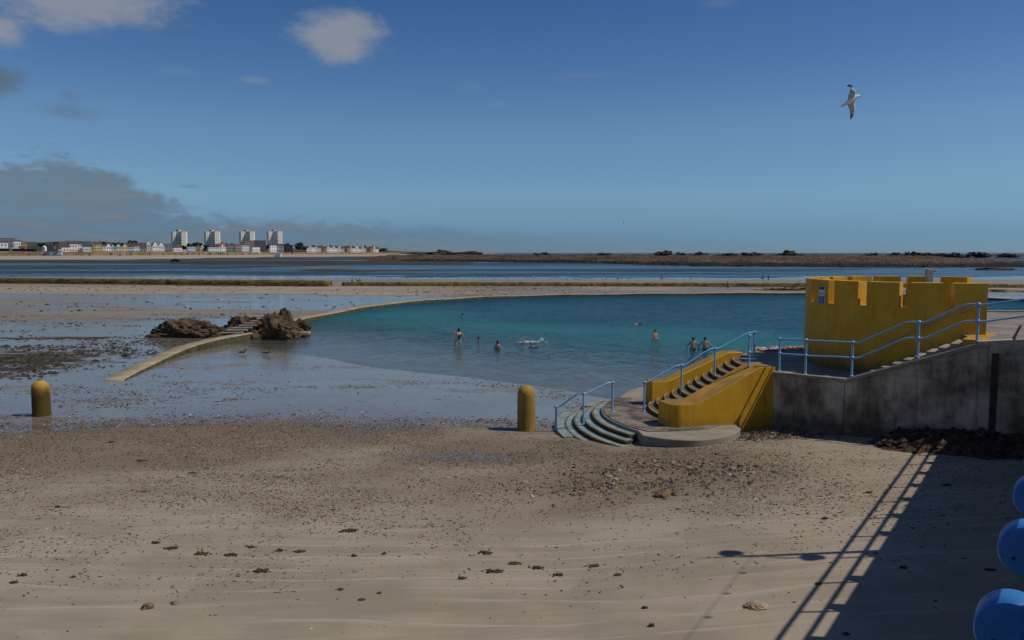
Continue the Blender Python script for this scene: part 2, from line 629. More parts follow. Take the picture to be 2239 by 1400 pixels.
n1 = t.noise(t.scalev(P, (1.0, 1.0, 0.8)), 0.9, 6, 0.68)
n2 = t.noise(P, 9, 5, 0.65)
st = t.noise(t.scalev(P, (4.0, 4.0, 0.4)), 1.5, 5, 0.65)
lay = t.noise(t.scalev(P, (0.3, 0.3, 6.0)), 1.0, 3, 0.5)
b = t.mix(t.mr(n1, 0.35, 0.68), (0.14, 0.105, 0.070), (0.58, 0.49, 0.38))
b = t.mix(t.m('MULTIPLY', t.mr(st, 0.48, 0.72), 0.6), b, (0.075, 0.062, 0.046))
b = t.mix(t.m('MULTIPLY', t.mr(lay, 0.52, 0.7), 0.22), b, (0.08, 0.066, 0.05))
b = t.mix(t.m('MULTIPLY', n2, 0.25), b, (0.09, 0.08, 0.066))
zz = t.m('ADD', sx.outputs[2], t.m('MULTIPLY', t.m('SUBTRACT', st, 0.5), 1.0))
b = t.mix(t.m('MULTIPLY', t.mr(zz, 0.6, 1.0, 1.0, 0.0), 0.55), b, (0.035, 0.033, 0.026))
finish(t, b, 0.92, t.bump(t.m('ADD', n2, n1), 0.5, 0.02), 0.15)
plain('dark_stripe', (0.05, 0.042, 0.033), 0.9, 0.4)
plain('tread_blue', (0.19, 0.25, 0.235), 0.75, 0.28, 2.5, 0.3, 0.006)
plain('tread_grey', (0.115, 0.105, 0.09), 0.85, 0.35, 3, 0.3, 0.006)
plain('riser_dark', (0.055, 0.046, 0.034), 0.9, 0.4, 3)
plain('rail_blue', (0.19, 0.385, 0.63), 0.32, 0.12, 5, 0.05, 0.002, 0.5)
plain('disc_blue', (0.035, 0.165, 0.44), 0.38, 0.22, 7, 0.12, 0.003, 0.3)
plain('steel', (0.35, 0.33, 0.31), 0.35, 0.1, 4, 0.02, 0.002, 0.5, 0.9)
plain('dark_metal', (0.03, 0.032, 0.035), 0.45, 0.2)
plain('sign_white', (0.62, 0.66, 0.72), 0.5, 0.06)
plain('sign_dark', (0.03, 0.04, 0.06), 0.5, 0.1)
plain('sign_blue', (0.02, 0.07, 0.30), 0.5, 0.1)
plain('sign_yellow', (0.6, 0.45, 0.05), 0.5, 0.1)
plain('pillar', (0.40, 0.36, 0.31), 0.8, 0.15)
plain('lamp_glass', (0.8, 0.8, 0.82), 0.08, 0.03, 3, 0.0, 0.001, 0.9, 0.8)
plain('pool_wall', (0.30, 0.245, 0.155), 0.9, 0.38, 0.8, 0.5, 0.03)
plain('pool_wall_algae', (0.055, 0.05, 0.022), 0.85, 0.6, 1.6, 0.6, 0.03)
t = newmat('rock')
P = t.pos()
n1 = t.noise(P, 0.8, 7, 0.68, 0.6)
n2 = t.noise(P, 6, 6, 0.7)
b = t.mix(t.mr(n1, 0.36, 0.62), (0.034, 0.024, 0.016), (0.15, 0.098, 0.055))
b = t.mix(t.m('MULTIPLY', t.mr(n2, 0.4, 0.65), 0.6), b, (0.075, 0.058, 0.042))
finish(t, b, 0.9, t.bump(n2, 0.9, 0.1), 0.2)
t = newmat('weed_wall')
P = t.pos()
n1 = t.noise(t.scalev(P, (1, 1, 2.0)), 0.7, 6, 0.7)
n2 = t.noise(P, 3, 5, 0.7)
b = t.mix(t.mr(n1, 0.35, 0.62), (0.045, 0.032, 0.010), (0.21, 0.145, 0.042))
b = t.mix(t.m('MULTIPLY', t.mr(n2, 0.45, 0.7), 0.7), b, (0.06, 0.045, 0.016))
finish(t, b, 0.85, t.bump(n2, 0.8, 0.2), 0.25)
t = newmat('reef')
P = t.pos()
cc = t.attr('hgt')
n1 = t.noise(t.scalev(P, (1.0, 0.3, 1)), 0.035, 6, 0.7)
n2 = t.noise(P, 0.35, 4, 0.7)
b = t.mix(t.mr(t.m('ADD', t.m('MULTIPLY', n1, 0.5), t.m('MULTIPLY', n2, 0.5)), 0.42, 0.62), (0.024, 0.017, 0.011), (0.145, 0.098, 0.062))
b = t.mix(t.mr(cc, 0.0, 1.0), (0.013, 0.012, 0.009), b)
finish(t, b, 0.92, t.bump(n2, 0.8, 0.8), 0.15)
plain('reef_outcrop', (0.055, 0.045, 0.036), 0.95, 0.5, 0.25, 0.8, 0.5)
t = newmat('weed_heap')
P = t.pos()
n1, n2 = t.noise(P, 1.6, 6, 0.7, 0.8), t.noise(t.scalev(P, (1, 0.6, 1)), 12, 5, 0.72, 0.6)
b = t.mix(t.mr(t.m('ADD', t.m('MULTIPLY', n1, 0.5), t.m('MULTIPLY', n2, 0.5)), 0.38, 0.62), (0.022, 0.012, 0.007), (0.115, 0.066, 0.040))
finish(t, b, 0.85, t.bump(n2, 1.0, 0.08), 0.25)
t = newmat('bits')
bc = t.attrc('bitcol')
n2 = t.noise(t.obj(), 60, 3, 0.6)
finish(t, t.mix(t.m('MULTIPLY', n2, 0.4), bc, (0.05, 0.04, 0.03)), 0.85, None, 0.25)
plain('stone_brown', (0.17, 0.115, 0.065), 0.9, 0.4, 9)
plain('stone_grey', (0.155, 0.145, 0.13), 0.9, 0.35, 9)
plain('stone_red', (0.17, 0.095, 0.06), 0.9, 0.35, 9)
plain('stone_tan', (0.30, 0.235, 0.16), 0.9, 0.35, 9)
plain('weed_dark', (0.060, 0.044, 0.022), 0.7, 0.5, 9)
plain('weed_green', (0.06, 0.07, 0.014), 0.7, 0.4, 9)
plain('skin_a', (0.42, 0.24, 0.15), 0.55, 0.08, 6)
plain('skin_b', (0.36, 0.19, 0.115), 0.55, 0.08, 6)
plain('hair', (0.014, 0.010, 0.008), 0.6, 0.2, 30)
plain('hair_grey', (0.28, 0.25, 0.22), 0.7, 0.2, 30)
plain('black_cloth', (0.010, 0.010, 0.013), 0.7, 0.2, 20)
plain('navy_cloth', (0.02, 0.03, 0.06), 0.8, 0.2, 20)
plain('red_cloth', (0.30, 0.04, 0.03), 0.8, 0.2, 20)
plain('pale_cloth', (0.5, 0.5, 0.5), 0.8, 0.15, 20)
plain('wetsuit', (0.012, 0.018, 0.03), 0.5, 0.2, 20)
plain('gull_white', (0.72, 0.71, 0.69), 0.7, 0.06, 12)
plain('gull_grey', (0.45, 0.45, 0.44), 0.8, 0.15, 9)
plain('gull_brown', (0.13, 0.10, 0.075), 0.8, 0.35, 20)
plain('gull_black', (0.012, 0.012, 0.014), 0.7, 0.1)
plain('beak', (0.20, 0.15, 0.04), 0.5, 0.1)
plain('foam', (0.70, 0.74, 0.76), 0.6, 0.1, 6)
t = newmat('towel_pink')
w = t.n('ShaderNodeTexWave', wave_type='BANDS', bands_direction='X')
t.l(t.obj(), w.inputs['Vector'])
w.inputs['Scale'].default_value = 3.2
finish(t, t.mix(t.mr(w.outputs['Fac'], 0.45, 0.55), (0.62, 0.52, 0.50), (0.45, 0.12, 0.11)), 0.95)
t = newmat('towel_orange')
w = t.n('ShaderNodeTexWave', wave_type='BANDS', bands_direction='Y')
t.l(t.obj(), w.inputs['Vector'])
w.inputs['Scale'].default_value = 3.0
finish(t, t.mix(t.mr(w.outputs['Fac'], 0.6, 0.7), (0.50, 0.13, 0.03), (0.60, 0.48, 0.40)), 0.95)
# ---- town
HC_ = {'white': (0.80, 0.80, 0.78), 'cream': (0.68, 0.63, 0.52), 'yellow': (0.66, 0.56, 0.33), 'bluewhite': (0.48, 0.57, 0.62), 'grey': (0.24, 0.245, 0.26),
       'tan': (0.33, 0.235, 0.14), 'pink': (0.30, 0.225, 0.235), 'purple': (0.085, 0.07, 0.085), 'dark': (0.025, 0.025, 0.028), 'tower': (0.74, 0.71, 0.64), 'brown': (0.16, 0.085, 0.055),
       'panel': (0.34, 0.36, 0.37)}
for k, c in HC_.items():
    plain('wall_' + k, c, 0.85, 0.10, 0.25, 0.05, 0.05)
plain('roof_slate', (0.060, 0.062, 0.070), 0.8, 0.2, 0.6)
plain('roof_brown', (0.105, 0.055, 0.038), 0.85, 0.25, 0.6)
plain('roof_orange', (0.26, 0.085, 0.035), 0.85, 0.2, 0.6)
plain('roof_flat', (0.11, 0.11, 0.115), 0.9, 0.2, 0.6)
plain('window_glass', (0.03, 0.035, 0.045), 0.15, 0.2, 0.5, 0.0, 0.01, 0.6)
plain('brick_chimney', (0.32, 0.24, 0.17), 0.9, 0.2, 1)
t = newmat('far_sea_wall')
P = t.pos()
n1, n2 = t.noise(t.scalev(P, (1, 1, 2)), 0.06, 5, 0.65), t.noise(P, 0.5, 4, 0.7)
finish(t, t.mix(t.mr(t.m('ADD', t.m('MULTIPLY', n1, 0.6), t.m('MULTIPLY', n2, 0.4)), 0.35, 0.65), (0.12, 0.08, 0.045), (0.30, 0.22, 0.13)), 0.95)
t = newmat('hill')
P = t.pos()
finish(t, t.mix(t.mr(t.noise(t.scalev(P, (1, 0.4, 3)), 0.012, 5, 0.6), 0.4, 0.62), (0.025, 0.030, 0.024), (0.075, 0.085, 0.06)), 0.95)
t = newmat('leaf')
oi = t.n('ShaderNodeObjectInfo').outputs['Random']
n1 = t.noise(t.obj(), 0.5, 4, 0.6)
finish(t, t.mix(n1, (0.016, 0.030, 0.012), (0.05, 0.075, 0.025)), 0.8)
plain('bark', (0.06, 0.045, 0.03), 0.95, 0.3)
plain('car_dark', (0.02, 0.02, 0.025), 0.3, 0.1)
plain('promenade', (0.27, 0.25, 0.225), 0.85, 0.15, 2)
plain('coping', (0.16, 0.10, 0.065), 0.85, 0.25, 3)
# ------------------------------------------------------------------ ground, pool, sea
POOLW = catmull([(-19.4, 38.3), (-20.2, 42.6), (-21.3, 51.2), (-20.9, 60.3), (-20.6, 73.7), (-19.4, 84), (-15.2, 100.5), (-7.7, 111.5), (0, 117.5), (9, 121), (20, 123.6),
                 (33, 125.6), (47, 126), (60, 122), (69, 110), (73, 95), (70, 72), (58, 54), (42, 43), (27, 37.5)], 6)
POOLPOLY = [tuple(p) for p in POOLW] + [(20, 32), (9.2, 29), (5.5, 29), (3.4, 30.5), (-18, 36)]
SHORE = [(-3000, 700), (-1600, 850), (-900, 930), (-640, 972), (-490, 985), (-463, 1120), (-454, 1523), (-300, 1700), (-250, 2200), (-200, 3200), (0, 5000)]
TOWNW = [(-3000, 830), (-1600, 970), (-1000, 1050), (-707, 1100), (-607, 1150), (-567, 1250), (-530, 1450), (-514, 1600), (-523, 1900), (-470, 2250), (-402, 2600), (-350, 3200), (-200, 5000)]
COASTP = SHORE + [(-7000, 6000), (-7000, 700)]
TOWNP = TOWNW + [(-7000, 6000), (-7000, 830)]


def shore_d(x, y):
    return 0.62 * (x + 2.9) + 0.784 * (y - 42.5)


def gz(x, y):
    x = np.asarray(x, float)
    y = np.asarray(y, float)
    d = shore_d(x, y) + 4.5 * (fbm(x, y, 0.075, 3, 5) - 0.5)
    zb = np.where(d < 0, -0.6 - (0.030 + 0.026 * sstep(-18, -4, x)) * d, -0.6 - 0.034 * np.clip(d, 0, 200) - 0.016 * np.clip(d - 12, 0, 200))
    zb = np.clip(zb, -2.3, None)
    zb = np.where(zb > -0.12, -0.12 + 0.12 * (1 - np.exp(-(zb + 0.12) / 0.12)), zb)
    zb = zb + 0.07 * np.clip(x - 1, 0, 16) * (1 - sstep(24, 30, y)) + 0.02 * np.clip(26 - y, 0, 40)
    zb = zb + 0.05 * (fbm(x, y, 0.22, 2, 2) - 0.5) * (1 - sstep(26, 32, y))
    zo = -0.1 - 0.0118 * np.clip(y - 30, 0, 160)
    zo = zo + 0.16 * (fbm(x, y, 0.04, 4, 9) - 0.5) * sstep(40, 60, y)
    zo = zo - 0.42 * sstep(190, 285, y) - 0.75 * sstep(285, 360, y) + 0.10 * (fbm(x, y, 0.02, 4, 21) - 0.5) * sstep(180, 220, y)
    # weed shoals in the lagoon
    lag = sstep(310, 380, y)
    sh = fbm(x * 0.28, y, 0.013, 4, 31)
    zo = zo + lag * 1.5 * sstep(0.56, 0.66, sh) * (1 - sstep(-140, 60, x) * 0.9)
    spit = dpoly(x, y, [(-168, 445), (-135, 520), (-118, 660), (-112, 940)])
    zo = zo + lag * 1.1 * (1 - sstep(6, 26, spit + 12 * (fbm(x, y, 0.05, 3, 3) - 0.5)))
    far = y > 600
    if np.any(far):
        ds, dw = dpoly(x, y, SHORE), dpoly(x, y, TOWNW)
        land = inpoly(x, y, COASTP)
        town = inpoly(x, y, TOWNP)
        zl = np.where(town, np.where(dw > 45, 6.2, 2.1), -2.45 + 4.6 * (ds / (ds + dw + 1e-6)) ** 1.0)
        zo = np.where(far & land, zl, zo)
    ins = inpoly(x, y, POOLPOLY)
    k = sstep(31, 39, y) * sstep(-15, -21, x)
    near = zb * (1 - k) + zo * k
    near = np.where((y > 39) & (x > 0) & ~ins, np.maximum(zo, -1.2), near)
    return np.where(ins, zb, np.where(y < 39, near, zo))


def gz1(x, y):
    return float(gz(np.array([x]), np.array([y]))[0])


def onground(u, v):
    z = 0.0
    for _ in range(12):
        p = atz(u, v, z)
        z = gz1(p.x, p.y)
    return Vector((p.x, p.y, z))


def axis(*segs):
    out = []
    for a, b, st in segs:
        out += list(np.arange(a, b, st))
    return np.array(out + [segs[-1][1]])


gx = axis((-7000, -1600, 300), (-1600, -700, 45), (-700, -230, 12), (-230, -60, 5), (-60, -24, 0.7), (-24, 22, 0.3), (22, 80, 1.0), (80, 260, 6), (260, 1000, 40), (1000, 7000, 500))
gy = axis((-40, 6, 2), (6, 42, 0.3), (42, 130, 0.6), (130, 320, 2.5), (320, 1000, 9), (1000, 2000, 28), (2000, 6000, 250))
XX, YY = np.meshgrid(gx, gy)
xf, yf = XX.ravel(), YY.ravel()
zf = gz(xf, yf)
# soft undulation of the near sand
nx, ny = len(gx), len(gy)
idx = np.arange(nx * ny).reshape(ny, nx)
quads = np.stack([idx[:-1, :-1].ravel(), idx[:-1, 1:].ravel(), idx[1:, 1:].ravel(), idx[1:, :-1].ravel()], 1)


def npmesh(name, co, quads, mat, smooth=True):
    me = bpy.data.meshes.new(name)
    n = quads.shape[1]
    me.vertices.add(len(co))
    me.vertices.foreach_set('co', np.asarray(co, np.float32).ravel())
    me.loops.add(quads.size)
    me.loops.foreach_set('vertex_index', quads.astype(np.int32).ravel())
    me.polygons.add(len(quads))
    me.polygons.foreach_set('loop_start', (np.arange(len(quads)) * n).astype(np.int32))
    me.polygons.foreach_set('loop_total', np.full(len(quads), n, np.int32))
    me.polygons.foreach_set('use_smooth', np.full(len(quads), smooth))
    me.update(calc_edges=True)
    me.validate()
    me.materials.append(M[mat])
    return linkobj(bpy.data.objects.new(name, me))


def fattr(o, name, val):
    a = o.data.attributes.new(name, 'FLOAT', 'POINT')
    a.data.foreach_set('value', np.asarray(val, np.float32).ravel())


ground = tag(npmesh('beach_ground', np.stack([xf, yf, zf], 1), quads, 'sand'), kind='structure')
insP = inpoly(xf, yf, POOLPOLY)
nz1 = fbm(xf, yf, 0.35, 4, 41)
nz2 = fbm(xf * 0.35, yf, 0.12, 4, 43)
edge_y = 26.3 + 0.10 * np.clip(xf + 4, 0, 8) - 0.02 * np.clip(-xf, 0, 30)
wet = sstep(-2.6, 2.2, yf - edge_y + 4.0 * (nz1 - 0.5)) * 0.95
wet *= 1 - sstep(0.8, 3.0, xf) * (1 - sstep(30, 34, yf)) * 0.8
wet *= 0.68 + 0.32 * sstep(0.35, 0.6, fbm(xf * 0.25, yf, 0.55, 4, 47))
pud = np.exp(-(((xf + 1.2) / 2.6) ** 2 + ((yf - 22.9) / 0.8) ** 2)) * 0.75
wet = np.maximum(wet, pud)
out = (~insP) & (yf > 38)
wet_out = 0.86 - 0.5 * sstep(0.45, 0.7, nz2) * sstep(60, 90, yf)
wet_out = wet_out * (1 - 0.72 * sstep(128, 150, yf + 30 * (nz2 - 0.5)) * (1 - sstep(-30, 20, xf) * 0.5) * (1 - sstep(186, 190, yf)))
wet_out = np.where(yf > 188, 0.35 + 0.6 * sstep(225, 262, yf + 60 * (nz2 - 0.5)), wet_out)
wet = np.where(out, wet_out, wet)
land = inpoly(xf, yf, COASTP) & (yf > 600)
wet = np.where(land, 0.0, wet)
weed = 0.62 * np.exp(-(((xf + 31) / 11.0) ** 2 + ((yf - 45) / 9.0) ** 2) ** 1.5)
weed = np.maximum(weed, 0.5 * np.exp(-(((xf + 33) / 13.0) ** 2 + ((yf - 59.5) / 3.0) ** 2)))
weed = np.maximum(weed, 0.30 * ((yf > 66) & (yf < 190) & ~insP) * sstep(0.45, 0.6, nz2))
weed = np.maximum(weed, 0.42 * sstep(95, 130, yf) * (yf < 186) * ~insP * np.exp(-((xf + 5) / 26.0) ** 2))
weed = np.where((yf > 330) & ~land, 1.2, weed)
weed = np.where(insP | ((yf < 38) & (xf > -20)), np.minimum(weed, 0.12), weed)
grit = sstep(16.5, 20.5, yf + 5 * (nz1 - 0.5)) * (1 - sstep(27.0, 29.5, yf))
grit = np.maximum(grit * (0.35 + 0.65 * sstep(0.3, 0.55, fbm(xf * 0.6, yf, 0.30, 3, 77))), 0) * (1 - 0.8 * sstep(5.5, 9, xf) * (yf > 18))
tone = np.where(land, 0.25, 0.0)
tone = np.where((yf > 120) & (yf < 330) & ~insP, 0.10, tone)
tone = np.where((yf < 14), 0.22 * (1 - yf / 14), tone)
for nme, val in (('wet', wet), ('weed', weed), ('grit', grit), ('tone', tone)):
    fattr(ground, nme, val)

# pool water
WZ = -0.6
px_ = np.arange(-24, 76, 0.5)
py_ = np.arange(30, 128, 0.5)
PX, PY = np.meshgrid(px_, py_)
pf = np.stack([PX.ravel(), PY.ravel(), np.full(PX.size, WZ)], 1)
pidx = np.arange(PX.size).reshape(len(py_), len(px_))
pq = np.stack([pidx[:-1, :-1].ravel(), pidx[:-1, 1:].ravel(), pidx[1:, 1:].ravel(), pidx[1:, :-1].ravel()], 1)
cx_, cy_ = pf[pq, 0].mean(1), pf[pq, 1].mean(1)
keep = inpoly(cx_, cy_, POOLPOLY) & (gz(cx_, cy_) < WZ + 0.12)
pq = pq[keep]
used, inv = np.unique(pq, return_inverse=True)
pool = tag(npmesh('pool_water', pf[used], inv.reshape(pq.shape), 'pool_water'), kind='structure')
fattr(pool, 'depth', np.clip(WZ - gz(pf[used, 0], pf[used, 1]), 0, 5))

# sea, lagoon
sx_ = np.array([-80000, -6000, -900, -300, 0, 300, 900, 6000, 80000.])
sy_ = np.array([232, 400, 700, 1200, 3000, 9000, 80000.])
SX, SY = np.meshgrid(sx_, sy_)
sidx = np.arange(SX.size).reshape(len(sy_), len(sx_))
sq = np.stack([sidx[:-1, :-1].ravel(), sidx[:-1, 1:].ravel(), sidx[1:, 1:].ravel(), sidx[1:, :-1].ravel()], 1)
tag(npmesh('sea', np.stack([SX.ravel(), SY.ravel(), np.full(SX.size, -2.4)], 1), sq, 'sea_water', False), kind='structure')

# reef of dark rock flats beyond the lagoon
ru = np.linspace(780, 2420, 620)
rt = np.linspace(0, 1, 110)
RU, RT = np.meshgrid(ru, rt)
vlow = np.interp(RU, [780, 1000, 1300, 1400, 1540, 1800, 2100, 2420], [571, 572.5, 575.5, 579, 582, 584, 584.5, 585])
dlow = 8.4 * FPX / (vlow - HV)
D = dlow * (2600 / dlow) ** RT
rx = (RU - CX) / FPX * D
rn = fbm(rx, D * 0.45, 0.030, 5, 61, 0.6)
rn2 = fbm(rx, D * 0.25, 0.30, 3, 63, 0.6)
gap = fbm(rx * 0.3, D, 0.012, 3, 65)
hgt = (rn - 0.30) * 3.2 + (rn2 - 0.5) * 2.6 + 0.75
hgt = hgt * (1 + 1.3 * RT) * sstep(0.0, 0.015, RT + 0.02 * (rn2 - 0.5)) * (1 - sstep(0.93, 1.0, RT)) * sstep(780, 960, RU + 220 * (rn - 0.5))
hgt = hgt * (1 - 0.9 * sstep(0.58, 0.64, gap) * sstep(0.1, 0.3, RT)) * (1 - 0.85 * sstep(2020, 2100, RU) * sstep(0.30, 0.42, RT) * (RT < 0.8))
rz_ = -2.75 + np.clip(hgt, 0, 7.5)
ridx = np.arange(RU.size).reshape(RU.shape)
rq = np.stack([ridx[:-1, :-1].ravel(), ridx[:-1, 1:].ravel(), ridx[1:, 1:].ravel(), ridx[1:, :-1].ravel()], 1)
reef = tag(npmesh('reef', np.stack([rx.ravel(), D.ravel(), rz_.ravel()], 1), rq, 'reef', False), kind='structure')
fattr(reef, 'hgt', np.clip((RT * 9.0 - 0.35 + (rn - 0.5) * 3.0), 0, 1))


def rock_mesh(name, mat, size, seed, sub=3, rough=0.45, flat=0.0, freq=1.4):
    bm = bmesh.new()
    bmesh.ops.create_icosphere(bm, subdivisions=sub, radius=1.0)
    for v in bm.verts:
        p = v.co.copy()
        q = p * freq + Vector((seed * 3.1, seed * 1.7, 0))
        n = mnoise.fractal(q, 1.0, 2.1, 4)
        c = abs(mnoise.fractal(q * 1.9 + Vector((5, 2, seed)), 0.9, 2.2, 4))
        v.co = p * (1 + rough * n - rough * 0.9 * c)
        v.co = Vector((v.co.x * size[0], v.co.y * size[1], max(v.co.z, -flat) * size[2]))
    me = bpy.data.meshes.new(name)
    bm.to_mesh(me)
    bm.free()
    me.materials.append(M[mat])
    return me


def rock_obj(name, mat, loc, size, seed, parent=None, **kw):
    o = bpy.data.objects.new(name, rock_mesh(name, mat, size, seed, **kw))
    linkobj(o, parent)
    o.location = loc
    return o


# outcrops that stand above the horizon line
outs = [(995, 1250, 62, 9.0, 'low grassy rock island standing off the sand spit'), (1452, 760, 26, 8.3, 'jagged rock outcrop on the reef straight out from the chest-deep man'), (1487, 770, 14, 7.6, None),
        (1530, 900, 22, 6.6, None), (1642, 720, 26, 7.4, None), (1720, 760, 26, 8.0, None), (1908, 800, 16, 7.0, None), (1952, 760, 14, 7.4, None), (1990, 690, 22, 7.8, None), (2030, 690, 30, 7.2, None),
        (2085, 640, 22, 6.6, None), (2130, 640, 26, 7.6, None), (1320, 950, 16, 6.6, None), (1190, 1100, 20, 6.6, None), (1590, 820, 18, 6.4, None), (2200, 700, 22, 6.2, None), (1020, 1240, 22, 7.6, None), (890, 1900, 40, 7.6, None)]
for i, (u, dd, wpx, top, lab) in enumerate(outs):
    dd = dd * 1.3 + 500
    wd = wpx / FPX * dd
    hh = 9.0 + (top - 6) * 2.2
    o = rock_obj('reef_rock', 'reef_outcrop', ((u - CX) / FPX * dd, dd, -3.0), (wd * 1.15, wd / 2.0, hh * 0.80), 3 + i, sub=4, rough=0.62, flat=0.05, freq=2.4)
    if lab:
        tag(o, lab, 'rock')
    else:
        tag(o, 'small dark rock outcrop rising from the far reef against the sea', 'rock', 'rock outcrops on the reef')
o = rock_obj('reef_rock', 'reef_outcrop', (atz(2172, 590, -2.4).x, atz(2172, 590, -2.4).y, -2.4), (12, 5, 1.1), 77, sub=3, rough=0.5, flat=0.1)
tag(o, 'flat lone dark rock lying in the shallow lagoon', 'rock')

# ------------------------------------------------------------------ pool wall
cl = POOLW
top = lambda x, y: -0.27 + 0.04 * math.sin(x * 0.4 + y * 0.3)
rows_t, rows_i = [], []
for i, (x, y) in enumerate(cl):
    a = np.array(cl[max(i - 1, 0)])
    b = np.array(cl[min(i + 1, len(cl) - 1)])
    tt = (b - a) / np.linalg.norm(b - a)
    nn = np.array([tt[1], -tt[0]])          # towards the pool
    hw = 0.48 + 0.27 * float(sstep(60, 75, y))
    z = top(x, y) + 0.17 * float(1 - sstep(55, 66, y))
    jz = 0.02 * math.sin(i * 2.7)
    if i == 0:
        z = gz1(x, y) + 0.04
    po, pi = np.array([x, y]) - nn * hw, np.array([x, y]) + nn * hw
    rows_t.append([(po[0] - nn[0] * 0.25, po[1] - nn[1] * 0.25, -2.6), (po[0], po[1], z - 0.06 + jz), (po[0] + nn[0] * 0.06, po[1] + nn[1] * 0.06, z + jz), (pi[0] - nn[0] * 0.06, pi[1] - nn[1] * 0.06, z),
                   (pi[0], pi[1], z - 0.05)])
    rows_i.append([(pi[0] + 0.001, pi[1], z - 0.05), (pi[0] + nn[0] * 0.03, pi[1] + nn[1] * 0.03, z - 0.16 - 0.03 * math.sin(i * 1.9)), (pi[0] + nn[0] * 0.12, pi[1] + nn[1] * 0.12, -2.6)])
pw = thing('pool_wall', 'low curved concrete wall holding back the tidal bathing pool', 'wall', (0, 0, 0))
MB().strip(rows_t, False, True).build('coping', 'pool_wall', pw, True, recalc=True)
MB().strip(rows_i).build('inner_face', 'pool_wall_algae', pw, True, recalc=True)

# outer weed-covered sea walls
def weed_wall(pl, h, w, name, label, seed):
    rows = []
    n = 0
    for (x0, y0), (x1, y1) in zip(pl[:-1], pl[1:]):
        L = math.hypot(x1 - x0, y1 - y0)
        k = max(int(L / 0.9), 1)
        for i in range(k + 1):
            t_ = i / k
            x, y = x0 + (x1 - x0) * t_, y0 + (y1 - y0) * t_
            g = -2.6
            tp = -2.05 + h
            prof = [(-w * 0.5 - 0.5, g), (-w * 0.5 - 0.1, tp - h * 0.55), (-w * 0.5, tp - 0.15), (-w * 0.3, tp), (w * 0.3, tp + 0.03), (w * 0.5, tp - 0.1), (w * 0.5 + 0.4, g)]
            row = []
            for j, (dy, z) in enumerate(prof):
                q = mnoise.fractal(Vector((x * 0.8, dy * 2 + seed, z * 1.2)), 1.0, 2.0, 4)
                row.append((x, y + dy + 0.22 * q, z + 0.13 * q * (0 < j < 6)))
            rows.append(row)
    o = MB().strip(rows, False, True).build(name, 'weed_wall', None, True, recalc=True)
    return tag(o, label, 'wall')


weed_wall([(-330, 222), (-136, 211), (-43.4, 189)], 1.45, 2.2, 'breakwater', 'tall breakwater thick with brown seaweed, ending at the gap', 1)
weed_wall([(-41.2, 194), (20, 191), (70, 186), (150, 176)], 0.95, 2.0, 'breakwater', 'low breakwater covered in brown weed running on past the gap', 5)
# rubble and weed banks on the flats to the right
for i, (u, v, sx, sy, sz) in enumerate([(1725, 634, 6, 3.5, 0.9), (1690, 634, 4, 2.5, 0.6), (1752, 632, 5, 3, 0.8), (2215, 638, 9, 4, 0.8), (2200, 622, 8, 3, 0.5)]):
    p = atz(u, v, -1.6)
    tag(rock_obj('rubble_bank', 'weed_wall', (p.x, p.y, -2.1), (sx, sy, sz), 40 + i, sub=4, rough=0.6, flat=0.1, freq=3.0), 'low bank of weedy rubble on the flats beyond the pool', 'rocks', 'rubble banks beyond the pool')

# rocks with the flight of steps
rk = [((-25.2, 61.5, -0.6), (2.9, 1.8, 1.35), 2, 'dark craggy rock beside the foot of the pool steps'), ((-18.8, 63.2, -0.6), (2.2, 1.8, 1.45), 5, 'brown craggy rock between the pool steps and the water'),
      ((-21.9, 65.4, -0.6), (2.1, 1.3, 1.45), 8, 'dark rock hump behind the pool steps'), ((-18.9, 66.0, -0.3), (0.75, 0.7, 1.75), 12, 'upright pale boulder perched above the pool rocks'),
      ((-20.0, 65.4, -0.4), (0.9, 0.9, 1.45), 14, 'rounded boulder at the foot of the upright pale boulder'), ((-17.9, 66.6, -0.5), (1.0, 0.8, 1.0), 16, 'low broken rock where the pool wall leaves the rocks'),
      ((-23.3, 61.3, -0.7), (1.3, 0.9, 1.0), 19, 'small dark rock jammed against the near pool wall')]
for loc, size, sd, lab in rk:
    tag(rock_obj('rock', 'rock', loc, size, sd, sub=5, rough=0.34, flat=0.25, freq=1.5), lab, 'rock')
st = thing('rock_steps', 'flight of pale concrete steps climbing over the pool rocks', 'steps', (-21.6, 61.4, 0))
for k in range(8):
    f_ = k / 7
    x, y = -21.7 + 1.75 * f_, 61.3 + 3.6 * f_
    w_ = 1.75 - 0.9 * f_
    zt = -0.10 + 0.135 * k + (0.0 if k else -0.02)
    MB().box((x + 21.6, y - 61.4, zt - 0.045), (w_, 0.62, 0.09), R(8)).build('tread', 'concrete', st, bevel=0.015)
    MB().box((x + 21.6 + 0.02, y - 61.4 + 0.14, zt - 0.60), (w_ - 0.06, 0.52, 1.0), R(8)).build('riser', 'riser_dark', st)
jet = thing('jetty_slab', 'short concrete slab jutting from the rocks into the pool', 'slab', (-17.1, 63.2, -0.40))
MB().box((0, 0, 0), (1.9, 1.0, 0.24), R(6)).build('slab', 'concrete', jet, bevel=0.03)
MB().box((-0.2, 0.1, -1.1), (1.4, 0.7, 2.0), R(6)).build('footing', 'pool_wall_algae', jet)
# ------------------------------------------------------------------ platform and stairs
S2 = np.array([0.965, 0.262])
L2 = np.array([-0.262, 0.965])
CS = np.array([8.1, 27.1])
PZ, TZ, UZ = 0.53, 2.15, 3.55


def rl(l, a):
    """point at l across and a along the stairs from the arc centre"""
    p = CS + L2 * l + S2 * a
    return float(p[0]), float(p[1])


def pol(r, deg, c=CS):
    return float(c[0] + r * math.cos(R(deg))), float(c[1] + r * math.sin(R(deg)))


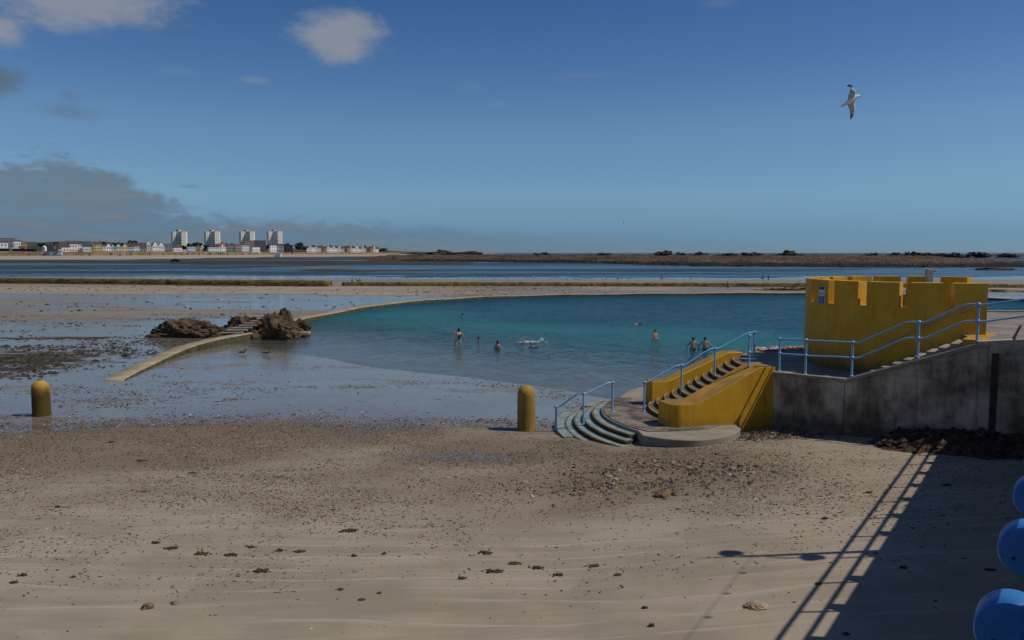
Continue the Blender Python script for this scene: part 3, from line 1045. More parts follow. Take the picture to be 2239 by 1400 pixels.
plat = thing('stair_platform', 'round concrete platform at the foot of the yellow stairs', 'platform')
arc = [pol(5.0, a) for a in np.linspace(143, 213, 22)]
front = [(3.95, 23.70), (4.5, 23.28), (5.04, 23.09), (5.6, 23.10), (6.2, 23.38), (6.71, 23.86), (7.05, 24.35), (7.2, 24.75), (7.1, 25.1)]
front = catmull(front, 5)
poly = arc + front + [(8.4, 25.9), (9.2, 30.2), (8.2, 32.8), (6.6, 33.3), (5.86, 32.9), (5.25, 32.35), (4.7, 31.6)]
MB().prism(poly, -1.2, PZ - 0.03).build('base', 'concrete', plat, True, bevel=0.02, angle=35)
# thin worn topping, set back from the rim
cen = np.mean(np.array(poly), 0)
inner = [pol(4.93, a) for a in np.linspace(146, 210, 20)] + [(4.2, 24.15), (5.2, 24.25), (6.2, 24.6), (6.8, 25.2), (8.3, 26.0), (8.6, 29.6), (5.4, 29.75)]
MB().prism(inner, PZ - 0.028, PZ).build('topping', 'platform_top', plat, bevel=0.01)


def arc_ring(fn_out, fn_in, z0, z1, k0, k1, n):
    rows = []
    for i in range(n + 1):
        t_ = k0 + (k1 - k0) * i / n
        po, pi = fn_out(t_), fn_in(t_)
        rows.append([(*po, z0), (*po, z1), (*pi, z1), (*pi, z0)])
    return MB().strip(rows, True, True)


low = thing('lower_steps', 'curved blue-green concrete steps wrapping the round platform', 'steps')
NL = 4
for k in range(NL):
    r0 = 5.0 + 0.315 * (k + 1)
    zt = PZ - 0.122 * (k + 1)
    a0, a1 = 150 - 2 * k, 212.5 + (k * 1.9 if k < 3 else 10)
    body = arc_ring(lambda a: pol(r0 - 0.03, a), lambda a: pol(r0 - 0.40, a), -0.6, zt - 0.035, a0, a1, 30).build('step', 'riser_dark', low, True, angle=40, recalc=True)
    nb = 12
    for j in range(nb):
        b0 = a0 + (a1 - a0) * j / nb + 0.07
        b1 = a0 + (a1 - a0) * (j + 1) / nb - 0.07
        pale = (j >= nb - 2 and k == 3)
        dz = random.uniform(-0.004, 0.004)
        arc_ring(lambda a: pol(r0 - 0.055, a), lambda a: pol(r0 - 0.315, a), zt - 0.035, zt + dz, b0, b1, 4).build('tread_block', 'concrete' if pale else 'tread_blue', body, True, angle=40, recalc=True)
        arc_ring(lambda a: pol(r0, a), lambda a: pol(r0 - 0.052, a), zt - 0.06, zt + dz - 0.003, b0, b1, 4).build('nosing', 'worn_nosing', body, True, angle=40, recalc=True)
# pale apron on the pool side
MB().prism([pol(6.2, 152), pol(5.05, 150), pol(5.05, 143), (4.5, 31.3), (3.5, 31.0)], -0.9, 0.20).build('apron', 'concrete', low, bevel=0.02)
# pale first kerb half sunk in the sand
arc_ring(lambda a: pol(6.60, a), lambda a: pol(6.28, a), -0.5, 0.035, 158, 194, 14).build('kerb', 'tread_blue', low, True, angle=40, recalc=True)

up = thing('yellow_staircase', 'yellow walled staircase of curved steps rising to the terrace', 'stairs')
LA, LB, RS = -0.60, 2.02, 3.35


def nose(l, sh):
    return rl(l, sh - math.sqrt(RS * RS - l * l))


for k in range(12):
    zt = PZ + 0.135 * (k + 1)
    sh = 0.30 * k
    last = k == 11
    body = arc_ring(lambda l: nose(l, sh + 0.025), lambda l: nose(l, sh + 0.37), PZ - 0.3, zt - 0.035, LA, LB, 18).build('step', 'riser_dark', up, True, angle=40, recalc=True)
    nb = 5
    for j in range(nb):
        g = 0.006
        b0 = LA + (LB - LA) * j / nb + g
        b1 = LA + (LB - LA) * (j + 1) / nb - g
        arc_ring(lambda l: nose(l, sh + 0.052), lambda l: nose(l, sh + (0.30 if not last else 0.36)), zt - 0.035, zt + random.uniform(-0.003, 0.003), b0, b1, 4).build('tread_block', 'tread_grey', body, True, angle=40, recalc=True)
        arc_ring(lambda l: nose(l, sh), lambda l: nose(l, sh + 0.05), zt - 0.055, zt - 0.002, b0, b1, 4).build('nosing', 'yellow_nosing', body, True, angle=40, recalc=True)


def parapet(name, l0, l1, prof, z0, rnd):
    """prof: list of (along, ztop). l0 outer, l1 inner; rounded start"""
    rows = []
    a0 = prof[0][0]
    pts = []
    w = l1 - l0
    if rnd:
        for i in range(7):
            th = math.pi / 2 * i / 6
            pts.append((a0 - rnd * math.sin(math.pi / 2 - th) + 0.0, None, math.cos(math.pi / 2 - th), prof[0][1]))
    rows = []
    if rnd:
        for i in range(8):
            th = math.pi / 2 * i / 7
            da = -rnd * math.cos(th)
            ins_ = rnd * (1 - math.sin(th)) * 0.9
            rows.append((a0 + rnd + da, l0 + ins_, l1 - min(ins_, 0.12), prof[0][1]))
        prof = prof[1:]
    else:
        pass
    for a, z in prof:
        rows.append((a, l0, l1, z))
    R_ = []
    for a, la, lb, z in rows:
        R_.append([(*rl(la, a), z0), (*rl(la, a), z), (*rl(lb, a), z), (*rl(lb, a), z0)])
    return MB().strip(R_, True, True).build(name, 'yellow_stair', up, True, bevel=0.03, angle=35, recalc=True)


def along_px(u, l, v=0):
    """how far along the stairs the picture column u crosses the line at l"""
    k = (u - CX) / FPX
    b = CS + L2 * l
    a = 0.0
    for _ in range(6):
        dep = (b[1] + S2[1] * a) * CP + 4.6 * SP
        a = (k * dep - b[0]) / S2[0]
    return a


LN0, LN1 = -1.58, -0.60
ns = along_px(1466, LN0)
parapet('near_parapet', LN0, LN1, [(ns, 1.24), (along_px(1527, LN0), 1.24), (along_px(1662, LN0), 2.32), (along_px(1692, LN0) + 0.02, 2.32)], -0.4, 0.42)
parapet('far_parapet', 2.02 + 0.56, 2.02, [(-2.63, 1.38), (-1.95, 1.38), (0.40, 2.34), (1.02, 2.34)], 0.3, 0)

# ------------------------------------------------------------------ terrace and its walls
K0 = np.array([10.15, 24.05])
C1 = np.array([12.9, 21.9])
WD = (C1 - K0) / np.linalg.norm(C1 - K0)
QD = np.array([-WD[1], WD[0]])
LW = float(np.linalg.norm(C1 - K0))
JL = np.array(rl(LN0 + 0.02, along_px(1692, LN0) - 0.02))


def wp(t_, q=0.0):
    p = K0 + WD * t_ + QD * q
    return float(p[0]), float(p[1])


ter = thing('terrace', 'grey bathing terrace between the yellow stairs and the castle wall', 'terrace')
arc12 = [nose(l, 0.30 * 11 + 0.36) for l in np.linspace(LB, LA, 10)]
tp = arc12 + [rl(LN1 - 0.3, 0.2), (float(JL[0]) + 0.05, float(JL[1]) + 0.1), (float(K0[0]) - 0.02, float(K0[1]) + 0.06), wp(0.9, 0.1), (14.6, 25.5), (18.5, 28), (18.8, 31.5), (15.5, 33.4), (12.6, 33.2), (11.2, 32.45), (9.6, 31.15), (9.0, 30.6), (8.75, 29.95)]
MB().prism(tp, -2.2, TZ).build('slab', 'terrace_floor', ter, recalc=True)
# concrete wall, left section
nl = np.array([-(K0 - JL)[1], (K0 - JL)[0]])
nl = -nl / np.linalg.norm(nl)
if nl[1] > 0:
    nl = -nl
a_, b_ = JL + nl * 0.02, K0 + nl * 0.02
rw = thing('retaining_wall', 'stained grey concrete retaining wall below the castle steps', 'wall')
MB().prism([tuple(a_), tuple(b_), tuple(b_ - nl * 0.3), tuple(a_ - nl * 0.3)], -0.6, TZ - 0.06).build('wall_panel', 'sea_wall_concrete', rw)
MB().prism([tuple(a_ + nl * 0.05), tuple(b_ + nl * 0.05), tuple(b_ - nl * 0.34), tuple(a_ - nl * 0.34)], TZ - 0.06, TZ + 0.015).build('coping', 'concrete', rw, bevel=0.012)


def slope_z(t_):
    return TZ + (UZ - 0.05 - TZ) * min(max(t_ / LW, 0), 1)


rows = []
for t_ in np.linspace(0.02, LW, 12):
    z = slope_z(t_)
    rows.append([(*wp(t_, -0.03), -0.6), (*wp(t_, -0.03), z - 0.10), (*wp(t_, 0.34), z - 0.10), (*wp(t_, 0.34), -0.6)])
MB().strip(rows, True, True).build('wall_panel', 'sea_wall_concrete', rw, recalc=True)
rows = []
for t_ in np.linspace(0.0, LW + 0.25, 14):
    z = slope_z(t_)
    rows.append([(*wp(t_, -0.08), z - 0.10), (*wp(t_, -0.08), z + 0.0), (*wp(t_, 0.14), z + 0.0), (*wp(t_, 0.15), z - 0.04), (*wp(t_, 0.18), z - 0.04), (*wp(t_, 0.19), z + 0.01), (*wp(t_, 0.40), z + 0.01), (*wp(t_, 0.40), z - 0.10)])
MB().strip(rows, True, True).build('kerb', 'concrete', rw, recalc=True)
E1 = np.array([14.35, 20.95])
WD2 = (E1 - C1) / np.linalg.norm(E1 - C1)
Q2 = np.array([-WD2[1], WD2[0]])
L_2 = float(np.linalg.norm(E1 - C1))
rows = []
for t_ in np.linspace(0.0, L_2, 4):
    p, q = C1 + WD2 * t_ - Q2 * 0.03, C1 + WD2 * t_ + Q2 * 0.35
    z = UZ + 0.12 * t_
    rows.append([(*p, -0.6), (*p, z), (*q, z), (*q, -0.6)])
MB().strip(rows, True, True).build('wall_panel', 'sea_wall_concrete', rw, recalc=True)
# dark vertical stripe laid on the wall face
dc = C1 + WD2 * 0.42 - Q2 * 0.045
MB().box((float(dc[0]), float(dc[1]), 1.6), (0.16, 0.03, 3.3), math.atan2(WD2[1], WD2[0])).build('wall_stripe', 'dark_stripe', rw)

# plaza behind
plz = thing('upper_plaza', 'pale paved landing between the castle and the promenade', 'plaza')
MB().prism([tuple(wp(LW - 0.05, 0.36)), (float(C1[0] + Q2[0] * 0.3), float(C1[1] + Q2[1] * 0.3)), (float(E1[0]), float(E1[1] + 0.2)), (21.5, 31.3), (23.0, 33.6), (17.8, 33.6), (15.5, 29.5), (14.3, 27.0), (13.6, 24.0)], -2.2, UZ).build('slab', 'terrace_floor', plz, recalc=True)
MB().prism([(16.9, 32.9), (23, 32.9), (23, 33.3), (16.9, 33.3)], UZ, UZ + 0.05).build('edging', 'concrete', plz)

# steps along the castle
CC, CR, CTH = np.array([14.35, 27.6]), 3.91, 0.45
cst = thing('castle_steps', 'concrete steps climbing beside the curved castle wall', 'steps')
NS = 10
for k in range(NS):
    t0 = 0.30 + k * (LW - 0.45) / NS
    t1 = t0 + (LW - 0.45) / NS
    zt = TZ + (UZ + 0.006 - TZ) * (k + 1) / NS
    qa = 0.41
    t1b = t1 if k < NS - 1 else t1 + 0.25
    poly4 = [wp(t0, qa), wp(t1b, qa), wp(t1b, 2.9), wp(t0, 2.9)]
    MB().prism(poly4, TZ - 0.2 if k == 0 else TZ - 0.1, zt).build('step', 'concrete' if k < NS - 1 else 'yellow_nosing', cst, bevel=0.012)

# ------------------------------------------------------------------ castle
cas = thing('castle_enclosure', 'round yellow mock castle wall with battlements above the pool', 'castle', (float(CC[0]), float(CC[1]), 0))


def ring(a0, a1, z0, z1, ro=CR, ri=CR - CTH, n=None):
    n = n or max(2, int(abs(a1 - a0) / 2.2))
    rows = []
    for i in range(n + 1):
        a = R(a0 + (a1 - a0) * i / n)
        c, s = math.cos(a), math.sin(a)
        rows.append([(ro * c, ro * s, z0), (ro * c, ro * s, z1), (ri * c, ri * s, z1), (ri * c, ri * s, z0)])
    return MB().strip(rows, True, True)


A0, A1, ZN, ZT = 39.5, 267.4, 4.32, 5.09
ring(A0, A1, 1.9, ZN, n=110).build('curtain_wall', 'yellow_castle', cas, True, angle=40, recalc=True)
notches = [56.7, 75, 93.3, 111.6, 129.9, 147.5, 163.2, 179.6, 197.1, 215.3, 234.1, 251.8]
nw = 2.15
ed = [A0] + [q for n_ in notches for q in (n_ - nw, n_ + nw)] + [A1]
for i in range(0, len(ed), 2):
    ring(ed[i], ed[i + 1], ZN - 0.001, ZT).build('merlon', 'yellow_castle', cas, True, angle=40, recalc=True)
# handrail on the castle wall
hr = thing('wall_handrail', 'thin dark metal handrail fixed to the castle wall beside the steps', 'handrail')


def on_castle(u, v, off=0.07):
    d = ray(u, v)
    L = math.hypot(d[0], d[1])
    dx, dy = d[0] / L, d[1] / L
    b = dx * CC[0] + dy * CC[1]
    disc = b * b - (CC @ CC - (CR + off) ** 2)
    t_ = b - math.sqrt(max(disc, 0.0))
    return Vector((dx * t_, dy * t_, HC + d[2] / L * t_))


hp = [on_castle(u, v) for u, v in [(1914, 765), (1950, 747.5), (1990, 728), (2030, 710), (2070, 693), (2105, 680), (2138, 667.5)]]
hp.append(on_castle(2156, 667.5))
MB().tube(hp, 0.016, 6).build('bar', 'steel', hr, True)
for i in (1, 3, 5):
    a = hp[i]
    d = Vector((CC[0] - a.x, CC[1] - a.y, 0)).normalized()
    MB().tube([a, a + Vector((0, 0, -0.06)), a + d * 0.1 + Vector((0, 0, -0.06))], 0.008, 5).build('bracket', 'dark_metal', hr)
# notice board
p = on_castle(1797, 645.5, 0.015)
ang = math.atan2(p.y - CC[1], p.x - CC[0]) + R(90)
sg = thing('notice_sign', 'upright safety notice with a blue lower panel on the castle wall', 'sign', p, ang)
sw, sh_ = 0.36, 0.60
MB().box((0, 0, 0), (sw, 0.02, sh_)).build('board', 'sign_white', sg)
MB().box((0, -0.013, 0.235), (sw - 0.04, 0.006, 0.10)).build('header_panel', 'sign_dark', sg)
MB().box((0, -0.013, -0.155), (sw - 0.04, 0.006, 0.26)).build('blue_panel', 'sign_blue', sg)
for sx_i in (-0.08, 0.08):
    tri = [(sx_i - 0.06, -0.014, 0.02), (sx_i + 0.06, -0.014, 0.02), (sx_i, -0.014, 0.15), (sx_i - 0.06, -0.010, 0.02), (sx_i + 0.06, -0.010, 0.02), (sx_i, -0.010, 0.15)]
    w_ = MB().add(tri, [(0, 1, 2), (3, 5, 4), (0, 3, 4, 1), (1, 4, 5, 2), (2, 5, 3, 0)]).build('warning_triangle', 'sign_yellow', sg)
    MB().box((sx_i, -0.016, 0.065), (0.02, 0.004, 0.06)).build('symbol', 'sign_dark', w_)
for k in range(4):
    MB().box((0, -0.0175, -0.06 - k * 0.055), (0.22 - 0.03 * (k % 2), 0.003, 0.012)).build('text_line', 'sign_white', sg)
# floodlight pillar
pp = aty(2031, 612, 29.6)
pl_ = thing('lamp_pillar', 'pale square pillar with two small floodlights behind the battlements', 'pillar', (pp.x, pp.y, UZ))
ztop = aty(2031, 588.5, 29.6).z - UZ
MB().box((0, 0, ztop / 2), (0.22, 0.22, ztop)).build('shaft', 'pillar', pl_, bevel=0.01)
for k, xo in enumerate((0.08, 0.26)):
    MB().ball((xo, -0.05, ztop - 0.06), 0.045, 8).build('floodlight', 'lamp_glass', pl_, True)
MB().box((0.18, -0.02, ztop - 0.09), (0.2, 0.03, 0.03)).build('arm', 'dark_metal', pl_)

# ------------------------------------------------------------------ blue handrails
def smooth_path(pts, n=4):
    out = [Vector(pts[0])]
    for i in range(1, len(pts) - 1):
        a, b, c = Vector(pts[i - 1]), Vector(pts[i]), Vector(pts[i + 1])
        d0, d1 = min(0.14, (b - a).length * 0.45), min(0.14, (c - b).length * 0.45)
        p0, p1 = b + (a - b).normalized() * d0, b + (c - b).normalized() * d1
        for k in range(n + 1):
            t_ = k / n
            out.append(p0 * (1 - t_) ** 2 + b * 2 * t_ * (1 - t_) + p1 * t_ ** 2)
    out.append(Vector(pts[-1]))
    return out


def railing(label, posts, levels=(1.0,), group=None, name='handrail', mat='rail_blue', flat=0.22):
    """posts: list of (x, y, zbase, height); rails run level at each ball and slope between"""
    b = posts[0]
    root = thing(name, label, 'railing', (b[0], b[1], b[2]), 0, group)
    o0 = Vector(b[:3])
    tops = []
    for (x, y, z, h) in posts:
        mb = MB().lathe([(0.065, 0.0), (0.065, 0.02), (0.042, 0.035), (0.037, 0.06), (0.034, h)], (x - o0.x, y - o0.y, z - o0.z), 10)
        po = mb.build('post', mat, root, True, angle=40)
        for lv in levels:
            MB().ball((x - o0.x, y - o0.y, z - o0.z + h * lv), 0.062, 10).build('ball', mat, po, True)
    for lv in levels:
        pts = []
        for i, (x, y, z, h) in enumerate(posts):
            c = Vector((x, y, z + h * lv)) - o0
            if i > 0:
                pv = Vector((posts[i - 1][0], posts[i - 1][1], 0)) - Vector((x, y, 0))
                pts.append(c + pv.normalized() * min(flat, pv.length * 0.3))
            pts.append(c)
            if i < len(posts) - 1:
                nv = Vector((posts[i + 1][0], posts[i + 1][1], 0)) - Vector((x, y, 0))
                pts.append(c + nv.normalized() * min(flat * 0.55, nv.length * 0.3))
        MB().tube(smooth_path(pts), 0.027, 8).build('rail', mat, root, True)
    return root


lowp = [(1.50, 26.75, -0.02, 0.80), (2.42, 26.62, 0.20, 1.05), (3.46, 27.12, PZ, 1.02)]
railing('short blue handrail down the curved lower steps', lowp)
pd = []
for u, z in ((1409, PZ), (1490, PZ + 0.135 * 4), (1562, PZ + 0.135 * 8), (1647, TZ)):
    a = along_px(u, 1.0)
    pd.append((*rl(1.0, a), z, 1.02))
railing('long blue handrail up the middle of the yellow staircase', pd)
a = along_px(1634, -1.0)
railing('short blue end post standing on the near yellow stair wall', [(*rl(-1.05, a), 2.31, 0.98)], (1.0, 0.45), name='rail_post')


def lerp2(p, q, t_):
    return tuple(p + (q - p) * t_)


ter_posts = [(*(JL - nl * 0.16 + (K0 - JL) * 0.05), TZ + 0.015, 1.06), (*(JL - nl * 0.16 + (K0 - JL) * 0.43), TZ + 0.015, 1.08), (*wp(0.12, 0.28), slope_z(0.12) + 0.03, 1.04),
             (*wp(1.93, 0.28), slope_z(1.93) + 0.05, 1.04), (*wp(3.42, 0.28), slope_z(3.42) + 0.05, 1.04), (*(C1 + WD2 * 1.5 + Q2 * 0.2), UZ + 0.2, 1.04)]
railing('double blue railing along the terrace and up the castle steps', [tuple(float(q) for q in p) for p in ter_posts], (1.0, 0.55), flat=0.3)

# ------------------------------------------------------------------ promenade on the right, with railing and lamp
ED = np.array([0.686, 1.0]) / math.hypot(0.686, 1.0)
EN = np.array([ED[1], -ED[0]])        # away from the beach
ZP = 4.40


def ep(y, n=0.0):
    p = np.array([-0.15 + 0.72 * y if y < 8 else 5.61 + 0.686 * (y - 8), y]) + EN * n
    return float(p[0]), float(p[1])


pro = thing('promenade', 'raised promenade with a stained concrete sea wall above the beach', 'promenade')
for nm, n0, n1, z0, z1, mt in (('sea_wall', 0.05, 0.6, -1.0, ZP - 0.16, 'sea_wall_concrete'), ('coping', 0.0, 0.55, ZP - 0.16, ZP, 'coping'), ('deck', 0.55, 8.0, ZP - 0.4, ZP - 0.004, 'promenade')):
    rows = []
    for y in list(np.linspace(-14, 8, 12)) + list(np.linspace(10, 48, 20)):
        rows.append([(*ep(y, n0), z0), (*ep(y, n0), z1), (*ep(y, n1), z1), (*ep(y, n1), z0)])
    MB().strip(rows, True, True).build(nm, mt, pro, recalc=True, bevel=0.01 if nm == 'coping' else 0)
prl = thing('promenade_railing', 'blue promenade railing with round drum brackets along the sea wall', 'railing', (*ep(0), ZP))
o0 = Vector((*ep(0), ZP))
DY = 1.0
ys = [3.53 + DY * k for k in range(-4, 24)]
psrc = MB().tube([(0, 0, 0), (0, 0, 1.0)], 0.026, 8).build('post', 'rail_blue', prl, True)
# drum: short cylinder whose axis runs along the wall
drum = []
n_ = 40
Rr, Lh = 0.155, 0.09
for a_l, r_ in ((-Lh, Rr - 0.02), (-Lh, Rr - 0.008), (-Lh + 0.012, Rr), (Lh - 0.012, Rr), (Lh, Rr - 0.01), (Lh, Rr - 0.03)):
    drum.append([(EN[0] * r_ * math.cos(2 * math.pi * k / n_) + ED[0] * a_l, EN[1] * r_ * math.cos(2 * math.pi * k / n_) + ED[1] * a_l, r_ * math.sin(2 * math.pi * k / n_)) for k in range(n_)])
dsrc = MB().strip(drum, True, True).build('drum_bracket', 'disc_blue', prl, True, angle=40, recalc=True)
bolt = MB().strip([[(-EN[0] * 0.07 + ED[0] * (-Lh - q) + EN[0] * r_ * math.cos(k * math.pi / 4), -EN[1] * 0.07 + ED[1] * (-Lh - q) + EN[1] * r_ * math.cos(k * math.pi / 4), -0.05 + r_ * math.sin(k * math.pi / 4)) for k in range(8)] for q, r_ in ((0.0, 0.012), (0.006, 0.009))], True, True).build('bolt', 'dark_metal', dsrc, recalc=True)
for i, y in enumerate(ys):
    pl = Vector((*ep(y, 0.16), ZP)) - o0
    dl = Vector((*ep(y, -0.075), 4.262)) - o0
    if i == 0:
        psrc.location, dsrc.location = pl, dl
        continue
    c = psrc.copy()
    linkobj(c, prl)
    c.location = pl
    c = dsrc.copy()
    linkobj(c, prl)
    c.location = dl
    b2 = bolt.copy()
    linkobj(b2, c)
for hgt_, n_r, rr_, nm_, mt_ in ((0.98, 0.16, 0.034, 'rail', 'rail_blue'), (0.50, 0.16, 0.034, 'rail', 'rail_blue'), (-0.15, -0.02, 0.03, 'bottom_rail', 'disc_blue')):
    MB().tube([Vector((*ep(y, n_r), ZP + hgt_)) - o0 for y in (ys[0] - 0.3, 2.0, 8.0, 14.0, ys[-1] + 0.3)], rr_, 10).build(nm_, mt_, prl, True)


def lamp_post(y, label):
    b = ep(y, 0.42)
    rt = thing('lamp_post', label, 'lamp', (*b, ZP))
    MB().lathe([(0.11, 0), (0.11, 0.25), (0.075, 0.32), (0.06, 0.9), (0.045, 3.3), (0.03, 3.5), (0.012, 4.5), (0.002, 4.62)], (0, 0, 0), 10).build('column', 'dark_metal', rt, True)
    for s in (1, -1):
        dx, dy = s * 0.62, -s * 0.24
        pts = [(0, 0, 3.0), (dx * 0.3, dy * 0.3, 3.22), (dx * 0.65, dy * 0.65, 3.30), (dx * 0.92, dy * 0.92, 3.22), (dx, dy, 3.06)]
        a_ = MB().tube(catmull(pts, 4), 0.022, 6).build('arm', 'dark_metal', rt, True)
        MB().lathe([(0.02, 0.36), (0.05, 0.33), (0.17, 0.22), (0.155, 0.2), (0.12, 0.02), (0.05, -0.02), (0.002, -0.03)], (dx, dy, 2.72), 10).build('lantern', 'dark_metal', rt, True)
    return rt


lamp_post(13.9, 'promenade lamp post with two hanging lanterns, whose shadow crosses the sand')
lamp_post(1.0 - 6.5, 'promenade lamp post behind the camera holding the other end of the festoon')
fs = thing('festoon_lights', 'string of small festoon bulbs slung between the promenade lamp posts', 'string lights', (*ep(13.9, 0.22), ZP + 3.0))
o1 = Vector((*ep(13.9, 0.22), ZP + 3.0))
o2 = Vector((*ep(-5.5, 0.22), ZP + 3.0))
cat_ = [(o2 - o1) * (k / 24) + Vector((0, 0, -2.2 * 4 * (k / 24) * (1 - k / 24) * 0.35)) for k in range(25)]
MB().tube(cat_, 0.006, 5).build('cable', 'dark_metal', fs)
bsrc = None
for k in range(1, 24):
    if bsrc is None:
        bsrc = MB().lathe([(0.012, 0.0), (0.016, -0.03), (0.034, -0.07), (0.034, -0.1), (0.01, -0.13)], (0, 0, 0), 8).build('bulb', 'lamp_glass', fs, True)
        bb = bsrc
    else:
        bb = bsrc.copy()
        linkobj(bb, fs)
    bb.location = cat_[k]

# ------------------------------------------------------------------ bollards
def bollard(x, y, zb, r, h, mat, label):
    rt = thing('bollard', label, 'bollard', (x, y, zb))
    MB().lathe([(r + 0.02, -0.6), (r + 0.02, 0.0), (r + 0.01, 0.10), (r, 0.16), (r * 0.985, h - r)] + [(r * 0.985 * math.cos(k * math.pi / 20), h - r + r * math.sin(k * math.pi / 20)) for k in range(1, 11)], (0, 0, 0), 40).build('shaft', mat, rt, True, angle=60)


bollard(0.49, 26.95, gz1(0.49, 26.95) - 0.02, 0.31, 1.58, 'yellow_bollard', 'clean yellow domed concrete bollard beside the short blue handrail')
bollard(-17.6, 29.4, gz1(-17.6, 29.4) - 0.02, 0.315, 1.34, 'yellow_bollard_dirty', 'yellow domed bollard blackened with grime, standing in wet sand')
# ------------------------------------------------------------------ far town
def town_d(u):
    return float(np.interp(u, [-150, 0, 200, 330, 560, 640, 850], [1040, 1100, 1150, 1250, 1600, 1900, 2600]))


def zpx(v, d):
    return HC + (HV - v) / FPX * d


WIN_ME = {}


def window(parent, x, y, z, w, h, rz=0.0):
    key = (round(w, 1), round(h, 1))
    if key not in WIN_ME:
        mb = MB().box((0, 0, 0), (w, 0.3, h))
        me = bpy.data.meshes.new('window')
        me.from_pydata(mb.v, [], mb.f)
        me.materials.append(M['window_glass'])
        WIN_ME[key] = me
    o = bpy.data.objects.new('window', WIN_ME[key])
    linkobj(o, parent)
    o.location = (x, y, z)
    o.rotation_euler = (0, 0, rz)
    return o


def house(u0, u1, ve, vr, wall, roof, label, kind='gable', dd=18, vb=553.5, floors=2, bays=None, chim=(), group=None, depth=9.0, yaw=0.0):
    """kind: gable (ridge along the street), front (gable to the sea), flat, mansard"""
    um = (u0 + u1) / 2
    d = town_d(um) + dd
    wp_ = (u1 - u0) / FPX * d
    depth = min(depth, 0.5 * wp_)
    yaw = yaw or R(25 + (int(u0 * 7.3) * 13 % 18))
    w = (wp_ - 0.545 * depth) / 0.839
    x0 = (um - CX) / FPX * d + 0.5 * depth * math.sin(yaw)
    zb = 6.0
    ze, zr = zpx(ve, d) - zb, zpx(vr, d) - zb
    rt = thing('house' if w < 22 else 'building', label, 'house' if w < 22 else 'building', (x0, d, zb), yaw, group)
    MB().box((0, depth / 2, ze / 2 - 1), (w, depth, ze + 2)).build('wall', 'wall_' + wall, rt)
    ov = 0.35
    if kind == 'gable':
        v_ = [(-w / 2 - ov, -ov, ze), (w / 2 + ov, -ov, ze), (w / 2 + ov, depth / 2, zr), (-w / 2 - ov, depth / 2, zr), (-w / 2 - ov, depth + ov, ze), (w / 2 + ov, depth + ov, ze)]
        rf = MB().add(v_, [(0, 1, 2, 3), (3, 2, 5, 4), (0, 3, 4), (1, 5, 2), (0, 4, 5, 1)]).build('roof', roof, rt)
    elif kind == 'front':
        v_ = [(-w / 2 - ov, -ov, ze), (0, -ov, zr), (w / 2 + ov, -ov, ze), (-w / 2 - ov, depth, ze), (0, depth, zr), (w / 2 + ov, depth, ze)]
        rf = MB().add(v_, [(0, 1, 4, 3), (1, 2, 5, 4), (0, 3, 5, 2), (3, 4, 5), (0, 2, 1)]).build('roof', roof, rt)
        MB().add([(-w / 2, -ov - 0.05, ze), (w / 2, -ov - 0.05, ze), (0, -ov - 0.05, zr - 0.4), (-w / 2, -ov + 0.1, ze), (w / 2, -ov + 0.1, ze), (0, -ov + 0.1, zr - 0.4)],
                 [(0, 1, 2), (3, 5, 4), (0, 3, 4, 1), (1, 4, 5, 2), (2, 5, 3, 0)]).build('gable', 'wall_' + wall, rt)
    elif kind == 'mansard':
        rows = [[(-w / 2 - ov, -ov, ze), (w / 2 + ov, -ov, ze), (w / 2 + ov, depth + ov, ze), (-w / 2 - ov, depth + ov, ze)], [(-w / 2 + 0.6, 1.2, zr), (w / 2 - 0.6, 1.2, zr), (w / 2 - 0.6, depth - 1.2, zr), (-w / 2 + 0.6, depth - 1.2, zr)]]
        rf = MB().strip(rows, True, True).build('roof', roof, rt, recalc=True)
    else:
        rf = MB().box((0, depth / 2, ze + 0.25), (w + 0.5, depth + 0.5, 0.5)).build('roof', roof, rt)
    for c in chim:
        cx_i = (c - 0.5) * w
        zc = max(zr, ze) - 0.8
        MB().box((cx_i, depth / 2, zc + 1.4), (1.1, 1.4, 2.8)).build('chimney', 'brick_chimney', rf)
    bays = bays if bays is not None else max(int(w / 3.4), 1)
    fh = max(ze - 0.5, 2.2) / floors
    for f in range(floors):
        for b in range(bays):
            window(rt, (b + 0.5) / bays * w - w / 2, -0.12, 0.5 + fh * (f + 0.5), min(w / bays * 0.42, 1.4), min(fh * 0.5, 1.7))
    return rt


